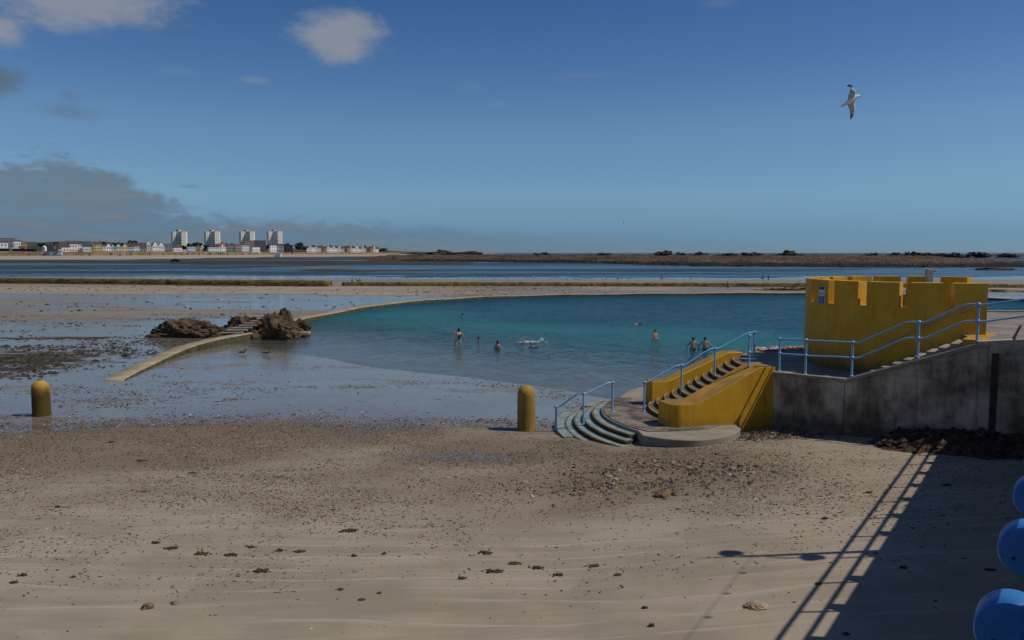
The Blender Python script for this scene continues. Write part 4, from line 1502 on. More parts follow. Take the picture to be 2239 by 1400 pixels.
H_ = [
    (-12, 17, 531, 531, 'white', 'roof_flat', 'white flat-roofed block at the end of the seafront', 'flat', 2, 4, ()),
    (3, 34, 522.5, 521, 'grey', 'roof_slate', 'blue-grey three-storey seafront block with a flat roof', 'flat', 3, 5, (0.2,)),
    (33, 48, 528, 525, 'white', 'roof_slate', 'white terrace end behind the blue-grey seafront block', 'gable', 2, 3, (0.2, 0.8)),
    (48, 61, 529, 528, 'tan', 'roof_brown', 'tan brick house at the end of the seafront terrace', 'flat', 3, 2, (0.3,)),
    (27, 46, 544, 537, 'bluewhite', 'roof_slate', 'low pale blue chalet with its gable to the sea', 'front', 1, 3, ()),
    (44, 56, 543, 538, 'brown', 'roof_brown', 'low brown-roofed shed beside the pale blue chalet', 'gable', 1, 1, ()),
    (131, 153, 541, 531, 'white', 'roof_brown', 'old white house under a steep brown roof', 'gable', 1, 3, (0.1, 0.5)),
    (152, 170, 534, 528, 'cream', 'roof_slate', 'cream house with tall twin chimneys', 'gable', 2, 3, (0.2, 0.85)),
    (168, 181, 534, 527.5, 'white', 'roof_slate', 'white two-storey house joined to the cream twin-chimney house', 'gable', 3, 3, (0.9,)),
    (182, 201, 540, 533, 'white', 'roof_slate', 'low white cottages with dormers under slate', 'gable', 1, 4, ()),
    (199, 209, 534, 530, 'tan', 'roof_brown', 'tall tan gable house beside the yellow house', 'front', 3, 1, (0.3,)),
    (208, 225, 534.5, 529, 'yellow', 'roof_brown', 'tall yellow seafront house under a brown roof', 'gable', 3, 3, (0.1, 0.8)),
    (225, 234, 539, 535, 'cream', 'roof_slate', 'narrow cream house beyond the tall yellow house', 'gable', 2, 2, ()),
    (233, 245, 540, 532.5, 'white', 'roof_slate', 'white house with a pointed gable and slate roof', 'front', 2, 2, ()),
    (245, 254, 541, 534, 'bluewhite', 'roof_brown', 'pale blue house under a dark brown roof', 'front', 2, 2, ()),
    (254, 268, 540, 533, 'cream', 'roof_slate', 'cream house with slate roof in the gabled row', 'front', 2, 2, (0.8,)),
    (268, 281, 540, 533, 'yellow', 'roof_slate', 'pale yellow house in the gabled row', 'front', 2, 2, ()),
    (280, 294, 540, 532, 'bluewhite', 'roof_slate', 'light blue house with wide gable in the row', 'gable', 2, 4, (0.5,)),
    (293, 307, 539, 532, 'white', 'roof_brown', 'white house under a red-brown roof in the row', 'gable', 2, 3, (0.2,)),
    (305, 322, 543, 531, 'grey', 'roof_slate', 'house with one huge grey slate roof slope', 'gable', 1, 2, ()),
    (319, 333, 537, 525.5, 'cream', 'roof_brown', 'tall cream villa with a pointed brown gable', 'front', 3, 3, (0.3,)),
    (334, 347, 538, 529, 'white', 'roof_slate', 'white half-gabled villa with dark roof', 'front', 2, 3, (0.8,)),
    (346, 361, 539, 530, 'white', 'roof_slate', 'white villa with a slate roof beside the grey cube', 'front', 2, 3, (0.2,)),
    (361, 378, 534.5, 533, 'grey', 'roof_flat', 'plain grey flat-roofed cube at the foot of the first tower', 'flat', 2, 2, ()),
    (378, 399, 542, 535, 'white', 'roof_brown', 'white bungalows with brown roofs before the first tower', 'gable', 1, 4, ()),
    (409, 429, 540, 537, 'bluewhite', 'roof_flat', 'pale turquoise low modern house on the seafront', 'flat', 2, 4, ()),
    (430, 440, 542, 535, 'tan', 'roof_brown', 'dark brown chalet with a steep roof', 'front', 1, 2, ()),
    (439, 449, 542, 535, 'cream', 'roof_brown', 'cream chalet with a steep roof beside the dark one', 'front', 1, 2, ()),
    (455, 479, 541, 534, 'white', 'roof_slate', 'white hotel with a dark mansard roof', 'mansard', 2, 6, ()),
    (478, 495, 540, 532, 'white', 'roof_orange', 'white house under a bright orange roof', 'gable', 2, 3, ()),
    (484, 491, 541, 533, 'white', 'roof_orange', 'small white porch gable before the orange-roofed house', 'front', 2, 1, ()),
    (495, 512, 535, 532.5, 'grey', 'roof_slate', 'three-storey grey block with long window bands', 'flat', 3, 6, ()),
    (512, 528, 535, 532, 'pink', 'roof_slate', 'pinkish three-storey block beside the grey window-band block', 'flat', 3, 5, ()),
    (528, 546, 537, 535, 'white', 'roof_flat', 'white balconied block beside the pinkish block', 'flat', 3, 6, ()),
    (534, 557, 527, 526, 'pink', 'roof_flat', 'tall dull pink block behind the white balconies', 'flat', 5, 5, ()),
    (556, 582, 526.5, 525.5, 'purple', 'roof_flat', 'big dark purple-grey block with a blank side', 'flat', 5, 2, ()),
    (550, 569, 541, 540, 'white', 'roof_flat', 'low white pavilion before the dark purple block', 'flat', 1, 5, ()),
    (588, 606, 537, 533, 'white', 'roof_slate', 'white house at the foot of the last tower', 'gable', 2, 4, ()),
    (605, 622, 538, 533, 'grey', 'roof_slate', 'grey house behind the white beacon', 'gable', 2, 4, ()),
    (622, 641, 536, 534, 'dark', 'roof_slate', 'dark half-built block among trees', 'flat', 3, 4, ()),
]
SHIFT = {1: 40, 2: 30, 3: 34, 0: 20, 35: 50, 34: 40, 30: -6, 36: 6, 33: 14}
for i, (u0, u1, ve, vr, wl, rf, lab, kd, fl, by, ch) in enumerate(H_):
    house(u0, u1, ve, vr, wl, rf, lab, kd, 18 + SHIFT.get(i, (i % 3) * 3), floors=fl, bays=by, chim=ch)
# row on the point
cols = ['white', 'cream', 'tan', 'white', 'bluewhite', 'cream', 'white', 'brown']
rfs = ['roof_brown', 'roof_slate', 'roof_brown', 'roof_brown', 'roof_slate']
u = 671
k = 0
while u < 826:
    w = 5.5 + (k * 37 % 5) * 0.9
    vt = 541.5 + (u - 671) / 155 * 2.0 - (k % 3) * 0.8
    house(u, u + w, vt + 1.2, vt - 3.2 - (k * 13 % 3) * 0.5, cols[(k * 3) % 8], rfs[(k * 2) % 5], ['%s-walled house under a %s roof out on the point' % (cols[(k * 3) % 8].replace('bluewhite', 'pale blue'), 'brown' if 'brown' in rfs[(k * 2) % 5] else 'slate')][0],
          'front' if k % 2 else 'gable', 15 + (k % 2) * 14, floors=2, bays=2, group='houses on the far point', depth=9)
    u += w * 0.86
    k += 1

# long dark fence, white kiosk, boathouse, club building
def simple_block(name, label, cat, u0, u1, v0, v1, mat, dd, depth=6):
    d = town_d((u0 + u1) / 2) + dd
    x0 = ((u0 + u1) / 2 - CX) / FPX * d
    z0, z1 = zpx(v0, d), zpx(v1, d)
    w = (u1 - u0) / FPX * d
    rt = thing(name, label, cat, (x0, d, z0))
    MB().box((0, depth / 2, (z1 - z0) / 2), (w, depth, z1 - z0)).build('wall', mat, rt)
    return rt, w, z1 - z0


rt, w, h = simple_block('fence', 'long black hoarding on top of the far sea wall', 'fence', -20, 24, 550, 543.5, 'wall_dark', 6, 1.0)
rt, w, h = simple_block('fence', 'second black hoarding on the sea wall beside the white kiosk', 'fence', 30, 83, 550, 544.5, 'wall_dark', 6, 1.0)
rt, w, h = simple_block('kiosk', 'small white kiosk with a pointed roof on the sea wall', 'kiosk', 96, 102.5, 551, 541, 'wall_white', 4, 4)
MB().add([(-w / 2, -0.05, h), (w / 2, -0.05, h), (0, -0.05, h + 2.2), (-w / 2, 4, h), (w / 2, 4, h), (0, 4, h + 2.2)], [(0, 1, 2), (3, 5, 4), (0, 3, 4, 1), (1, 4, 5, 2), (2, 5, 3, 0)]).build('roof', 'wall_white', rt)
window(rt, 0, -0.1, h * 0.7, 1.0, 1.8)
rt, w, h = simple_block('club_building', 'dark-roofed club building with a round yellow sign', 'building', 103, 131, 551, 545.5, 'wall_panel', 9, 9)
rows = [[(-w / 2, -0.3, h), (w / 2, -0.3, h), (w / 2, 9.3, h), (-w / 2, 9.3, h)], [(-w / 2 + 2.5, 2, h + 6.3), (w / 2 - 0.4, 2, h + 6.3), (w / 2 - 0.4, 7, h + 6.3), (-w / 2 + 2.5, 7, h + 6.3)]]
rf = MB().strip(rows, True, True).build('roof', 'roof_slate', rt, recalc=True)
MB().box((1, 2, h + 6.5), (w - 4, 0.5, 0.4)).build('ridge_trim', 'wall_white', rf)
mb = MB()
mb.strip([[(w * 0.27 + 2.2 * math.cos(q * math.pi / 10), yy, h + 2.2 + 2.2 * math.sin(q * math.pi / 10)) for q in range(20)] for yy in (-0.6, -0.3)], True, True)
mb.build('round_sign', 'sign_yellow', rt, recalc=True)
for q in range(5):
    window(rt, -w / 2 + (q + 0.5) * w / 5, -0.12, h * 0.5, 1.6, 1.6)
rt, w, h = simple_block('boathouse', 'pale grey panelled boathouse below the far sea wall', 'boathouse', 103, 136, 558.5, 549.5, 'wall_panel', -8, 6)
for q in range(4):
    MB().box((-w / 2 + (q + 0.5) * w / 4, -0.1, h * 0.42), (w / 4 - 0.9, 0.2, h * 0.7)).build('door', 'wall_bluewhite' if q % 2 else 'wall_grey', rt)
MB().box((0, 3, h + 0.2), (w + 0.6, 6.6, 0.4)).build('roof', 'roof_flat', rt)

# tower blocks: zigzag plan, windows as panes of their own
def tower(u0, vtop, d, label):
    sc_ = 34.0 / 34.0
    px2m = d / FPX
    seg = [6 * px2m, 8 * px2m, 13 * px2m, 7 * px2m]
    x0 = (u0 - CX) / FPX * d
    zb = 5.0
    hh_ = zpx(vtop, d) - zb
    rt = thing('tower_block', label, 'tower block', (x0, d, zb), 0, 'four tower blocks above the town')
    # from left corner: towards viewer, away, towards, away
    P_ = [(0, 0)]
    dirs = [(1, -0.9), (1, 0.9), (1, -0.9), (1, 0.9)]
    for s_, (dx, dy) in zip(seg, dirs):
        P_.append((P_[-1][0] + s_ * dx, P_[-1][1] + s_ * dy))
    back = [(P_[-1][0] - 3, P_[-1][1] + 14), (4, 18)]
    wal = MB().prism(P_ + back, 0, hh_).build('wall', 'wall_tower', rt, recalc=True)
    MB().prism([(p[0] * 0.5 + 8, p[1] * 0.4 + 4) for p in P_ + back], hh_, hh_ + 0.8).build('roof', 'roof_flat', rt, recalc=True)
    cxm = P_[2][0]
    MB().box((cxm - 1.8, 5, hh_ + 1.8), (3.6, 5, 3.6)).build('lift_house', 'wall_dark', rt)
    MB().box((cxm + 2.2, 5, hh_ + 1.8), (3.6, 5, 3.4)).build('lift_house', 'wall_white', rt)
    NF = 13
    for f in range(NF):
        z = (f + 0.55) * hh_ / NF
        for si in (1, 3):
            (xa, ya), (xb, yb) = P_[si], P_[si + 1]
            rz = math.atan2(yb - ya, xb - xa)
            for q in ((0.25, 0.72) if si == 1 else (0.3, 0.75)):
                window(rt, xa + (xb - xa) * q, ya + (yb - ya) * q, z, 1.8, 1.5, rz)
        (xa, ya), (xb, yb) = P_[2], P_[3]
        rz = math.atan2(yb - ya, xb - xa)
        MB_ = None
        window(rt, xa + (xb - xa) * 0.5, ya + (yb - ya) * 0.5, z, 12.0, 0.9, rz)


tower(378, 507, 1650, 'pale tower block, first of four, rising behind the white bungalows')
tower(450, 507, 1740, 'pale tower block, second of four, rising behind the white mansard hotel')
tower(526, 507, 1840, 'pale tower block, third of four, rising behind the tall pink block')
tower(586, 506.5, 1920, 'pale tower block, last of four, rising behind the white beacon')

# far sea wall, with buttress posts as parts
sw_ = thing('far_sea_wall', 'long brown stone sea wall below the seafront houses', 'wall', (-707, 1100, 2))
rows = []
TW = [(x, y) for x, y in TOWNW[1:-1]]
dense = []
for (xa, ya), (xb, yb) in zip(TW[:-1], TW[1:]):
    nseg = max(int(math.hypot(xb - xa, yb - ya) / 30), 1)
    dense += [(xa + (xb - xa) * q / nseg, ya + (yb - ya) * q / nseg) for q in range(nseg)]
for x, y in dense:
    zt = 7.6 if y < 1700 else 7.0
    rows.append([(x + 707 + 1.2, y - 1100 - 1.2, -1.5), (x + 707 + 0.2, y - 1100 - 0.2, zt - 2), (x + 707 - 1.2, y - 1100 + 1.0, zt - 2), (x + 707 - 1.5, y - 1100 + 1.5, -1.5)])
MB().strip(rows, True, True).build('wall', 'far_sea_wall', sw_, recalc=True)
for x, y in dense[6:46]:
    MB().box((x + 707 + 1.4, y - 1100 - 1.6, 1.6), (2.0, 2.6, 4.6), R(30)).build('buttress', 'far_sea_wall', sw_)
# low hill behind the town
hr_ = []
for u_ in np.linspace(-320, 960, 90):
    vt = np.interp(u_, [-320, 100, 150, 210, 330, 420, 640, 860, 960], [530, 530, 527, 528.5, 534, 538, 543, 549, 552])
    row = []
    hb = town_d(min(max(u_, -150), 850)) + 160
    for d_, f_ in ((hb, 0), (hb + 400, 0.62), (hb + 1000, 1.0), (hb + 1700, 0.2)):
        zt = zpx(vt, hb + 1000) * f_ + 4 * (1 - f_)
        row.append(((u_ - CX) / FPX * d_ * (1.0), d_, zt + 3 * (mnoise.noise(Vector((u_ * 0.06, d_ * 0.01, 0)))) * f_))
    hr_.append(row)
tag(MB().strip(hr_).build('hill', 'hill', None, True, recalc=True), kind='structure')

# trees
def tree(u, vtop, wpx, label, dd=40, group='trees among the far houses'):
    d = town_d(u) + dd
    x0 = (u - CX) / FPX * d
    h = zpx(vtop, d) - 6
    w = wpx / FPX * d
    rt = thing('tree', label, 'tree', (x0, d, 6), 0, group)
    mb = MB().tube([(0, 0, -1), (0.1, 0, h * 0.3), (-0.1, 0.1, h * 0.7)], [0.5, 0.35, 0.1], 6)
    for q in range(3):
        an = q * 2.1
        mb.tube([(0, 0, h * (0.25 + 0.08 * q)), (math.cos(an) * w * 0.25, math.sin(an) * w * 0.2, h * 0.6)], [0.2, 0.06], 5)
    mb.build('trunk', 'bark', rt, True)
    r_ = np.random.default_rng(int(u * 7) + 3)
    n = 700
    lob = [(r_.uniform(-0.35, 0.35) * w, r_.uniform(-0.25, 0.25) * w, h * r_.uniform(0.45, 0.78), r_.uniform(0.16, 0.30) * min(w, h * 1.2)) for _ in range(8)]
    V, F = [], []
    for q in range(n):
        lx, ly, lz, lr = lob[q % 8]
        v = r_.normal(size=3)
        v = v / np.linalg.norm(v) * lr * r_.uniform(0.55, 1.05)
        c = np.array([lx + v[0], ly + v[1] * 0.8, min(lz + v[2] * 0.85, h)])
        a = r_.normal(size=3)
        a /= np.linalg.norm(a)
        b = np.cross(a, r_.normal(size=3))
        b /= np.linalg.norm(b)
        s_ = 0.09 * h * r_.uniform(0.5, 1.1)
        k0 = len(V)
        V += [tuple(c - a * s_), tuple(c + b * s_ * 0.6), tuple(c + a * s_), tuple(c - b * s_ * 0.6)]
        F.append((k0, k0 + 1, k0 + 2, k0 + 3))
    MB().add(V, F).build('crown', 'leaf', rt)


for u_, vt, w_, dd, lab in [(230, 526, 16, 60, 'dark tree behind the yellow seafront house'), (293, 524.5, 20, 60, 'tall dark tree above the gabled row'), (262, 529, 22, 70, None), (340, 528, 14, 70, None),
                            (405, 533, 10, 60, None), (418, 531, 16, 70, None), (437, 529.5, 22, 80, 'broad dark tree between the first two towers'), (452, 533, 14, 70, None), (492, 529, 18, 90, None), (512, 530, 12, 90, None), (449, 541, 6, 10, None),
                            (585, 534, 10, 60, None), (628, 532, 22, 40, 'dark bushy tree beside the last tower'), (657, 530.5, 26, 30, 'large round tree standing alone past the towers'), (668, 537, 12, 30, None),
                            (840, 542.5, 16, 20, 'dark clump of trees at the tip of the point'), (830, 543, 10, 20, None), (172, 533, 14, 80, None), (195, 531, 16, 90, None), (118, 528, 24, 320, None), (95, 529, 20, 320, None)]:
    tree(u_, vt, w_, lab or 'small dark tree showing between the far rooftops', dd, None if lab else 'trees among the far houses')

# white beacon on the beach
bd = 1500
bz = gz1((611 - CX) / FPX * bd, bd)
bc = thing('beacon', 'white concrete beacon with a tall red and white mast', 'beacon', ((611 - CX) / FPX * bd, bd, bz))
MB().box((0, 0, 3.8), (9.5, 7, 7.6)).build('base_block', 'wall_white', bc)
MB().box((-6.0, 0, 2.2), (3.0, 5, 4.4)).build('side_block', 'wall_bluewhite', bc)
for q in range(4):
    MB().tube([(0, 0, 7.6 + q * 6), (0, 0, 13.6 + q * 6)], 0.6 - 0.08 * q, 8).build('mast_section', 'wall_white' if q % 2 else 'wall_pink', bc)
MB().ball((0, 0, 32.5), 1.1, 8).build('lantern', 'wall_white', bc)
# vehicles at the water's edge
def vehicle(u, v, label):
    p = onground(u, v)
    d = p.y
    rt = thing('tractor' if 'tractor' in label else 'parked_car', label, 'tractor' if 'tractor' in label else 'car', p)
    bod = MB().prism([(-2.2, 0), (2.2, 0), (2.2, 1.8), (-2.2, 1.8)], 0.45, [1.0, 1.15, 1.15, 1.0]).build('body', 'car_dark', rt, bevel=0.1)
    MB().prism([(-1.2, 0.12), (1.4, 0.12), (1.4, 1.68), (-1.2, 1.68)], 1.05, [1.65, 1.75, 1.75, 1.65]).build('cabin', 'window_glass', rt, bevel=0.1)
    for wx in (-1.4, 1.4):
        for wy in (-0.05, 1.85):
            mb = MB().strip([[(wx + 0.4 * math.cos(q * math.pi / 6), wy + o_, 0.4 + 0.4 * math.sin(q * math.pi / 6)) for q in range(12)] for o_ in (-0.12, 0.12)], True, True)
            mb.build('wheel', 'dark_metal', rt, recalc=True)
    return rt


vehicle(262, 558.8, 'dark car parked on the far beach below the gabled row')
vehicle(381, 565.5, 'dark tractor standing at the far water edge').scale = (1.6, 1.6, 1.7)
vehicle(222, 557.5, 'dark car parked on the ramp under the tall yellow house')
# ------------------------------------------------------------------ people
def skin_mesh(name, pts, edges, mat, parent, roots=(0,), sub=2):
    bm = bmesh.new()
    lay = bm.verts.layers.skin.verify()
    vs = []
    for i, (p, r_) in enumerate(pts):
        v = bm.verts.new(p)
        v[lay].radius = (r_, r_)
        v[lay].use_root = i in roots
        vs.append(v)
    for a, b in edges:
        bm.edges.new((vs[a], vs[b]))
    me = bpy.data.meshes.new(name)
    bm.to_mesh(me)
    bm.free()
    me.materials.append(M[mat])
    o = bpy.data.objects.new(name, me)
    linkobj(o, parent)
    m = o.modifiers.new('skin', 'SKIN')
    m.use_smooth_shade = True
    s = o.modifiers.new('sub', 'SUBSURF')
    s.levels = s.render_levels = sub
    return o


def person(label, loc, rz, J=None, skin='skin_a', hair='hair', wear='trunks', wearmat='black_cloth', hair_len=0.0, group=None, fingers=True, s=1.0, tilt=None):
    """J overrides joints; figure faces -Y"""
    D_ = dict(pel=(0, 0, 0.96), bel=(0, 0.01, 1.10), che=(0, 0.0, 1.30), nek=(0, 0.01, 1.47), hed=(0, -0.02, 1.58), top=(0, -0.01, 1.68),
              sl=(0.17, 0.0, 1.40), el=(0.25, 0.03, 1.13), wl=(0.27, -0.06, 0.89), hl=(0.27, -0.09, 0.82),
              sr=(-0.17, 0.0, 1.40), er=(-0.25, 0.03, 1.13), wr=(-0.27, -0.06, 0.89), hr=(-0.27, -0.09, 0.82),
              tl=(0.095, 0, 0.90), kl=(0.10, -0.02, 0.50), al=(0.10, 0.03, 0.09), fl=(0.115, -0.13, 0.035),
              tr=(-0.095, 0, 0.90), kr=(-0.10, -0.02, 0.50), ar=(-0.10, 0.03, 0.09), fr=(-0.115, -0.13, 0.035))
    if J:
        D_.update(J)
    rad = dict(pel=0.135, bel=0.12, che=0.145, nek=0.052, hed=0.088, top=0.072, sl=0.062, el=0.041, wl=0.029, hl=0.034, sr=0.062, er=0.041, wr=0.029, hr=0.034,
               tl=0.088, kl=0.058, al=0.038, fl=0.030, tr=0.088, kr=0.058, ar=0.038, fr=0.030)
    rt = thing('person', label, 'person', loc, rz, group)
    rt.scale = (s, s, s)
    if tilt is not None:
        rt.rotation_euler = tilt
    names = list(D_)
    pts = [(Vector(D_[n]), rad[n]) for n in names]
    ix = {n: i for i, n in enumerate(names)}
    E_ = [('pel', 'bel'), ('bel', 'che'), ('che', 'nek'), ('nek', 'hed'), ('hed', 'top'), ('che', 'sl'), ('sl', 'el'), ('el', 'wl'), ('wl', 'hl'), ('che', 'sr'), ('sr', 'er'), ('er', 'wr'), ('wr', 'hr'),
          ('pel', 'tl'), ('tl', 'kl'), ('kl', 'al'), ('al', 'fl'), ('pel', 'tr'), ('tr', 'kr'), ('kr', 'ar'), ('ar', 'fr')]
    edges = [(ix[a], ix[b]) for a, b in E_]
    roots = [0]
    # nose and ears
    hd = Vector(D_['hed'])
    for off, r_ in (((0, -0.085, -0.01), 0.016), ((0.085, 0.0, 0.0), 0.016), ((-0.085, 0.0, 0.0), 0.016)):
        a = len(pts)
        pts.append((hd + Vector(off) * 0.7, r_))
        pts.append((hd + Vector(off) * 1.15, r_ * 0.8))
        edges.append((a, a + 1))
        roots.append(a)
    if fingers:
        for sd in ('l', 'r'):
            w_, h_ = Vector(D_['w' + sd]), Vector(D_['h' + sd])
            dr = (h_ - w_).normalized()
            side = dr.cross(Vector((1, 0.3, 0))).normalized()
            for q, ln in enumerate((0.055, 0.075, 0.082, 0.076, 0.06)):
                o_ = side * ((q - 2) * 0.018)
                if q == 0:
                    p0, p1, p2 = h_ - dr * 0.02 + side * -0.02, h_ + side * -0.055, h_ + side * -0.07 + dr * 0.03
                else:
                    p0 = h_ + o_
                    p1 = p0 + dr * ln * 0.55
                    p2 = p0 + dr * ln + Vector((0, -0.012, 0))
                a = len(pts)
                pts += [(p0, 0.0095), (p1, 0.0088), (p2, 0.007)]
                edges += [(a, a + 1), (a + 1, a + 2)]
                roots.append(a)
    skin_mesh('body', pts, edges, skin, rt, roots)

    def cloth(nm, js, es, mat, grow):
        P2 = [(Vector(D_[j]) if isinstance(j, str) else Vector(j[0]), (rad[j] if isinstance(j, str) else j[1]) + grow) for j in js]
        skin_mesh(nm, P2, es, mat, rt)

    def mid(a, b, t_):
        return Vector(D_[a]).lerp(Vector(D_[b]), t_)
    if wear == 'trunks':
        cloth('trunks', ['pel', 'tl', (mid('tl', 'kl', 0.55), 0.078), 'tr', (mid('tr', 'kr', 0.55), 0.078)], [(0, 1), (1, 2), (0, 3), (3, 4)], wearmat, 0.014)
    elif wear == 'swimsuit':
        cloth('swimsuit', ['pel', 'bel', 'che', (mid('che', 'sl', 0.55) + Vector((0, 0, 0.02)), 0.05), (mid('che', 'sr', 0.55) + Vector((0, 0, 0.02)), 0.05), 'tl', 'tr'], [(0, 1), (1, 2), (2, 3), (2, 4), (0, 5), (0, 6)], wearmat, 0.012)
    elif wear == 'wetsuit':
        cloth('wetsuit', ['pel', 'bel', 'che', 'sl', 'el', 'wl', 'sr', 'er', 'wr', 'tl', 'kl', 'al', 'tr', 'kr', 'ar'],
              [(0, 1), (1, 2), (2, 3), (3, 4), (4, 5), (2, 6), (6, 7), (7, 8), (0, 9), (9, 10), (10, 11), (0, 12), (12, 13), (13, 14)], wearmat, 0.012)
    elif wear == 'dressed':
        cloth('shirt', ['pel', 'bel', 'che', 'sl', 'el', 'sr', 'er'], [(0, 1), (1, 2), (2, 3), (3, 4), (2, 5), (5, 6)], wearmat, 0.02)
        cloth('trousers', ['pel', 'tl', 'kl', 'al', 'tr', 'kr', 'ar'], [(0, 1), (1, 2), (2, 3), (0, 4), (4, 5), (5, 6)], 'navy_cloth', 0.018)
    # hair: cap over the back and top of the head, longer if asked
    tp = Vector(D_['top'])
    hp = [(hd + Vector((0, 0.03, 0.045)), 0.085), (tp + Vector((0, 0.005, 0.012)), 0.075), (hd + Vector((0, 0.045, -0.04 - hair_len)), 0.06)]
    skin_mesh('hair', hp, [(0, 1), (0, 2)], hair, rt)
    return rt


def water_at(u, v):
    return atz(u, v, WZ)


def stand_in_water(u, v, depth_z):
    """depth_z: height on the body that lies at the water line"""
    p = water_at(u, v)
    return (p.x, p.y, WZ - depth_z)


# figures facing away from the camera are turned by 180 degrees
person('woman in black swimsuit striding through the pool with one arm raised', stand_in_water(1003, 752.5, 0.58), R(215),
       J=dict(el=(0.28, -0.06, 1.28), wl=(0.30, -0.10, 1.52), hl=(0.29, -0.12, 1.60), er=(-0.36, 0.06, 1.22), wr=(-0.50, 0.06, 1.03), hr=(-0.55, 0.05, 0.97),
              kl=(0.14, -0.36, 0.78), al=(0.13, -0.34, 0.36), fl=(0.13, -0.46, 0.26)), wear='swimsuit', hair_len=0.12)
person('swimmer with only a head above water, right of the striding woman', stand_in_water(1047, 744.5, 1.47), R(120), skin='skin_a', fingers=False)
person('dark-haired person standing chest-deep with back to the beach', stand_in_water(1088, 760.5, 1.24), R(165), skin='skin_a', hair_len=0.04, wear='swimsuit', wearmat='black_cloth', fingers=False)
person('lone far swimmer with just a head above the water', stand_in_water(1011, 692, 1.42), R(150), skin='skin_b', fingers=False)
SWIM = dict(sl=(0.17, -0.02, 1.42), el=(0.22, -0.30, 1.46), wl=(0.15, -0.52, 1.52), hl=(0.13, -0.60, 1.54), sr=(-0.17, -0.02, 1.42), er=(-0.30, 0.0, 1.2), wr=(-0.33, -0.05, 1.0), hr=(-0.33, -0.08, 0.93), hed=(0, -0.10, 1.57), top=(0, -0.06, 1.67))


def swimmer(u, v, heading, label, up=0.05, sink=0.06, **kw):
    p = water_at(u, v)
    c = Vector((math.cos(heading), math.sin(heading), 0))
    # lying face down: body's up axis points along the heading, rotated about its side axis
    rt = person(label, (p.x - c.x * 1.4, p.y - c.y * 1.4, WZ - sink - 1.4 * up), 0, **kw)
    zax = (c + Vector((0, 0, up))).normalized()
    yax = Vector((0, 0, 1))
    xax = yax.cross(zax).normalized()
    yax = zax.cross(xax)
    rt.rotation_euler = Matrix((xax, yax, zax)).transposed().to_euler()
    return rt


sw1 = swimmer(1146, 748.5, R(190), 'front-crawl swimmer in a burst of white splash', 0.20, 0.02, J=dict(SWIM, er=(-0.30, 0.26, 1.42), wr=(-0.26, 0.22, 1.66), hr=(-0.25, 0.16, 1.73)), skin='skin_b', fingers=False)
sw2 = swimmer(1164, 759, R(175), 'swimmer in a dark wetsuit in front of the splashing swimmer', 0.24, 0.02, J=SWIM, skin='skin_b', wear='wetsuit', wearmat='wetsuit', fingers=False)
sw3 = swimmer(1387, 709, R(182), 'grey-haired swimmer floating on the surface far out', 0.04, 0.05, J=SWIM, skin='skin_a', hair='hair_grey', fingers=False)
person('bare-chested man standing waist-deep with his arms folded in', stand_in_water(1432, 742, 1.0), R(20), J=dict(el=(0.27, -0.04, 1.12), wl=(0.1, -0.2, 1.06), hl=(0.02, -0.22, 1.05), er=(-0.27, -0.04, 1.12), wr=(-0.1, -0.2, 1.03), hr=(-0.02, -0.23, 1.03)), skin='skin_a')
AKI = dict(el=(0.36, 0.02, 1.15), wl=(0.42, -0.02, 0.93), hl=(0.44, -0.03, 0.86), er=(-0.36, 0.02, 1.15), wr=(-0.42, -0.02, 0.93), hr=(-0.44, -0.03, 0.86))
person('slim man wading thigh-deep with back to the beach, beside another', stand_in_water(1515, 766, 0.84), R(183), J=AKI, skin='skin_b')
person('broader man wading with back to the beach, elbow out', stand_in_water(1541, 766, 0.84), R(172), J=dict(AKI, er=(-0.40, 0.04, 1.18), wr=(-0.36, -0.02, 0.95), hr=(-0.34, -0.05, 0.9)), skin='skin_a')
# splash: thin ragged sheets of foam
sp = thing('splash', 'white splash thrown up round the crawling swimmer', 'splash', water_at(1163, 749))
for k in range(60):
    x = random.gauss(0.1, 0.5)
    h = 0.04 + 0.30 * max(0, 1 - abs(x - 0.75) / 0.32) * random.random()
    rr_ = random.uniform(0.015, 0.06)
    MB().ball((x, random.gauss(0, 0.32), h), rr_, 7, 0.8).build('foam_drop', 'foam', sp, True)
for k in range(1):
    x0_ = random.uniform(-1.0, 0.9)
    n_ = 12
    MB().add([(x0_ + 0.2 * math.cos(a) * random.uniform(0.5, 1), random.uniform(-0.1, 0.1) + 0.10 * math.sin(a) * random.uniform(0.5, 1), 0.014 + 0.003 * k) for a in np.linspace(0, 2 * math.pi, n_, endpoint=False)], [tuple(range(n_))]).build('foam_patch', 'foam', sp)

WALK = dict(tl=(0.09, 0, 0.90), kl=(0.10, -0.16, 0.50), al=(0.10, -0.16, 0.09), fl=(0.11, -0.32, 0.06), kr=(-0.10, 0.06, 0.50), ar=(-0.10, 0.24, 0.12), fr=(-0.11, 0.12, 0.03))


def walker(u, v, zg, rz, label, **kw):
    p = atz(u, v, zg)
    z = gz1(p.x, p.y)
    p = atz(u, v, z)
    return person(label, (p.x, p.y, z), rz, fingers=False, **kw)


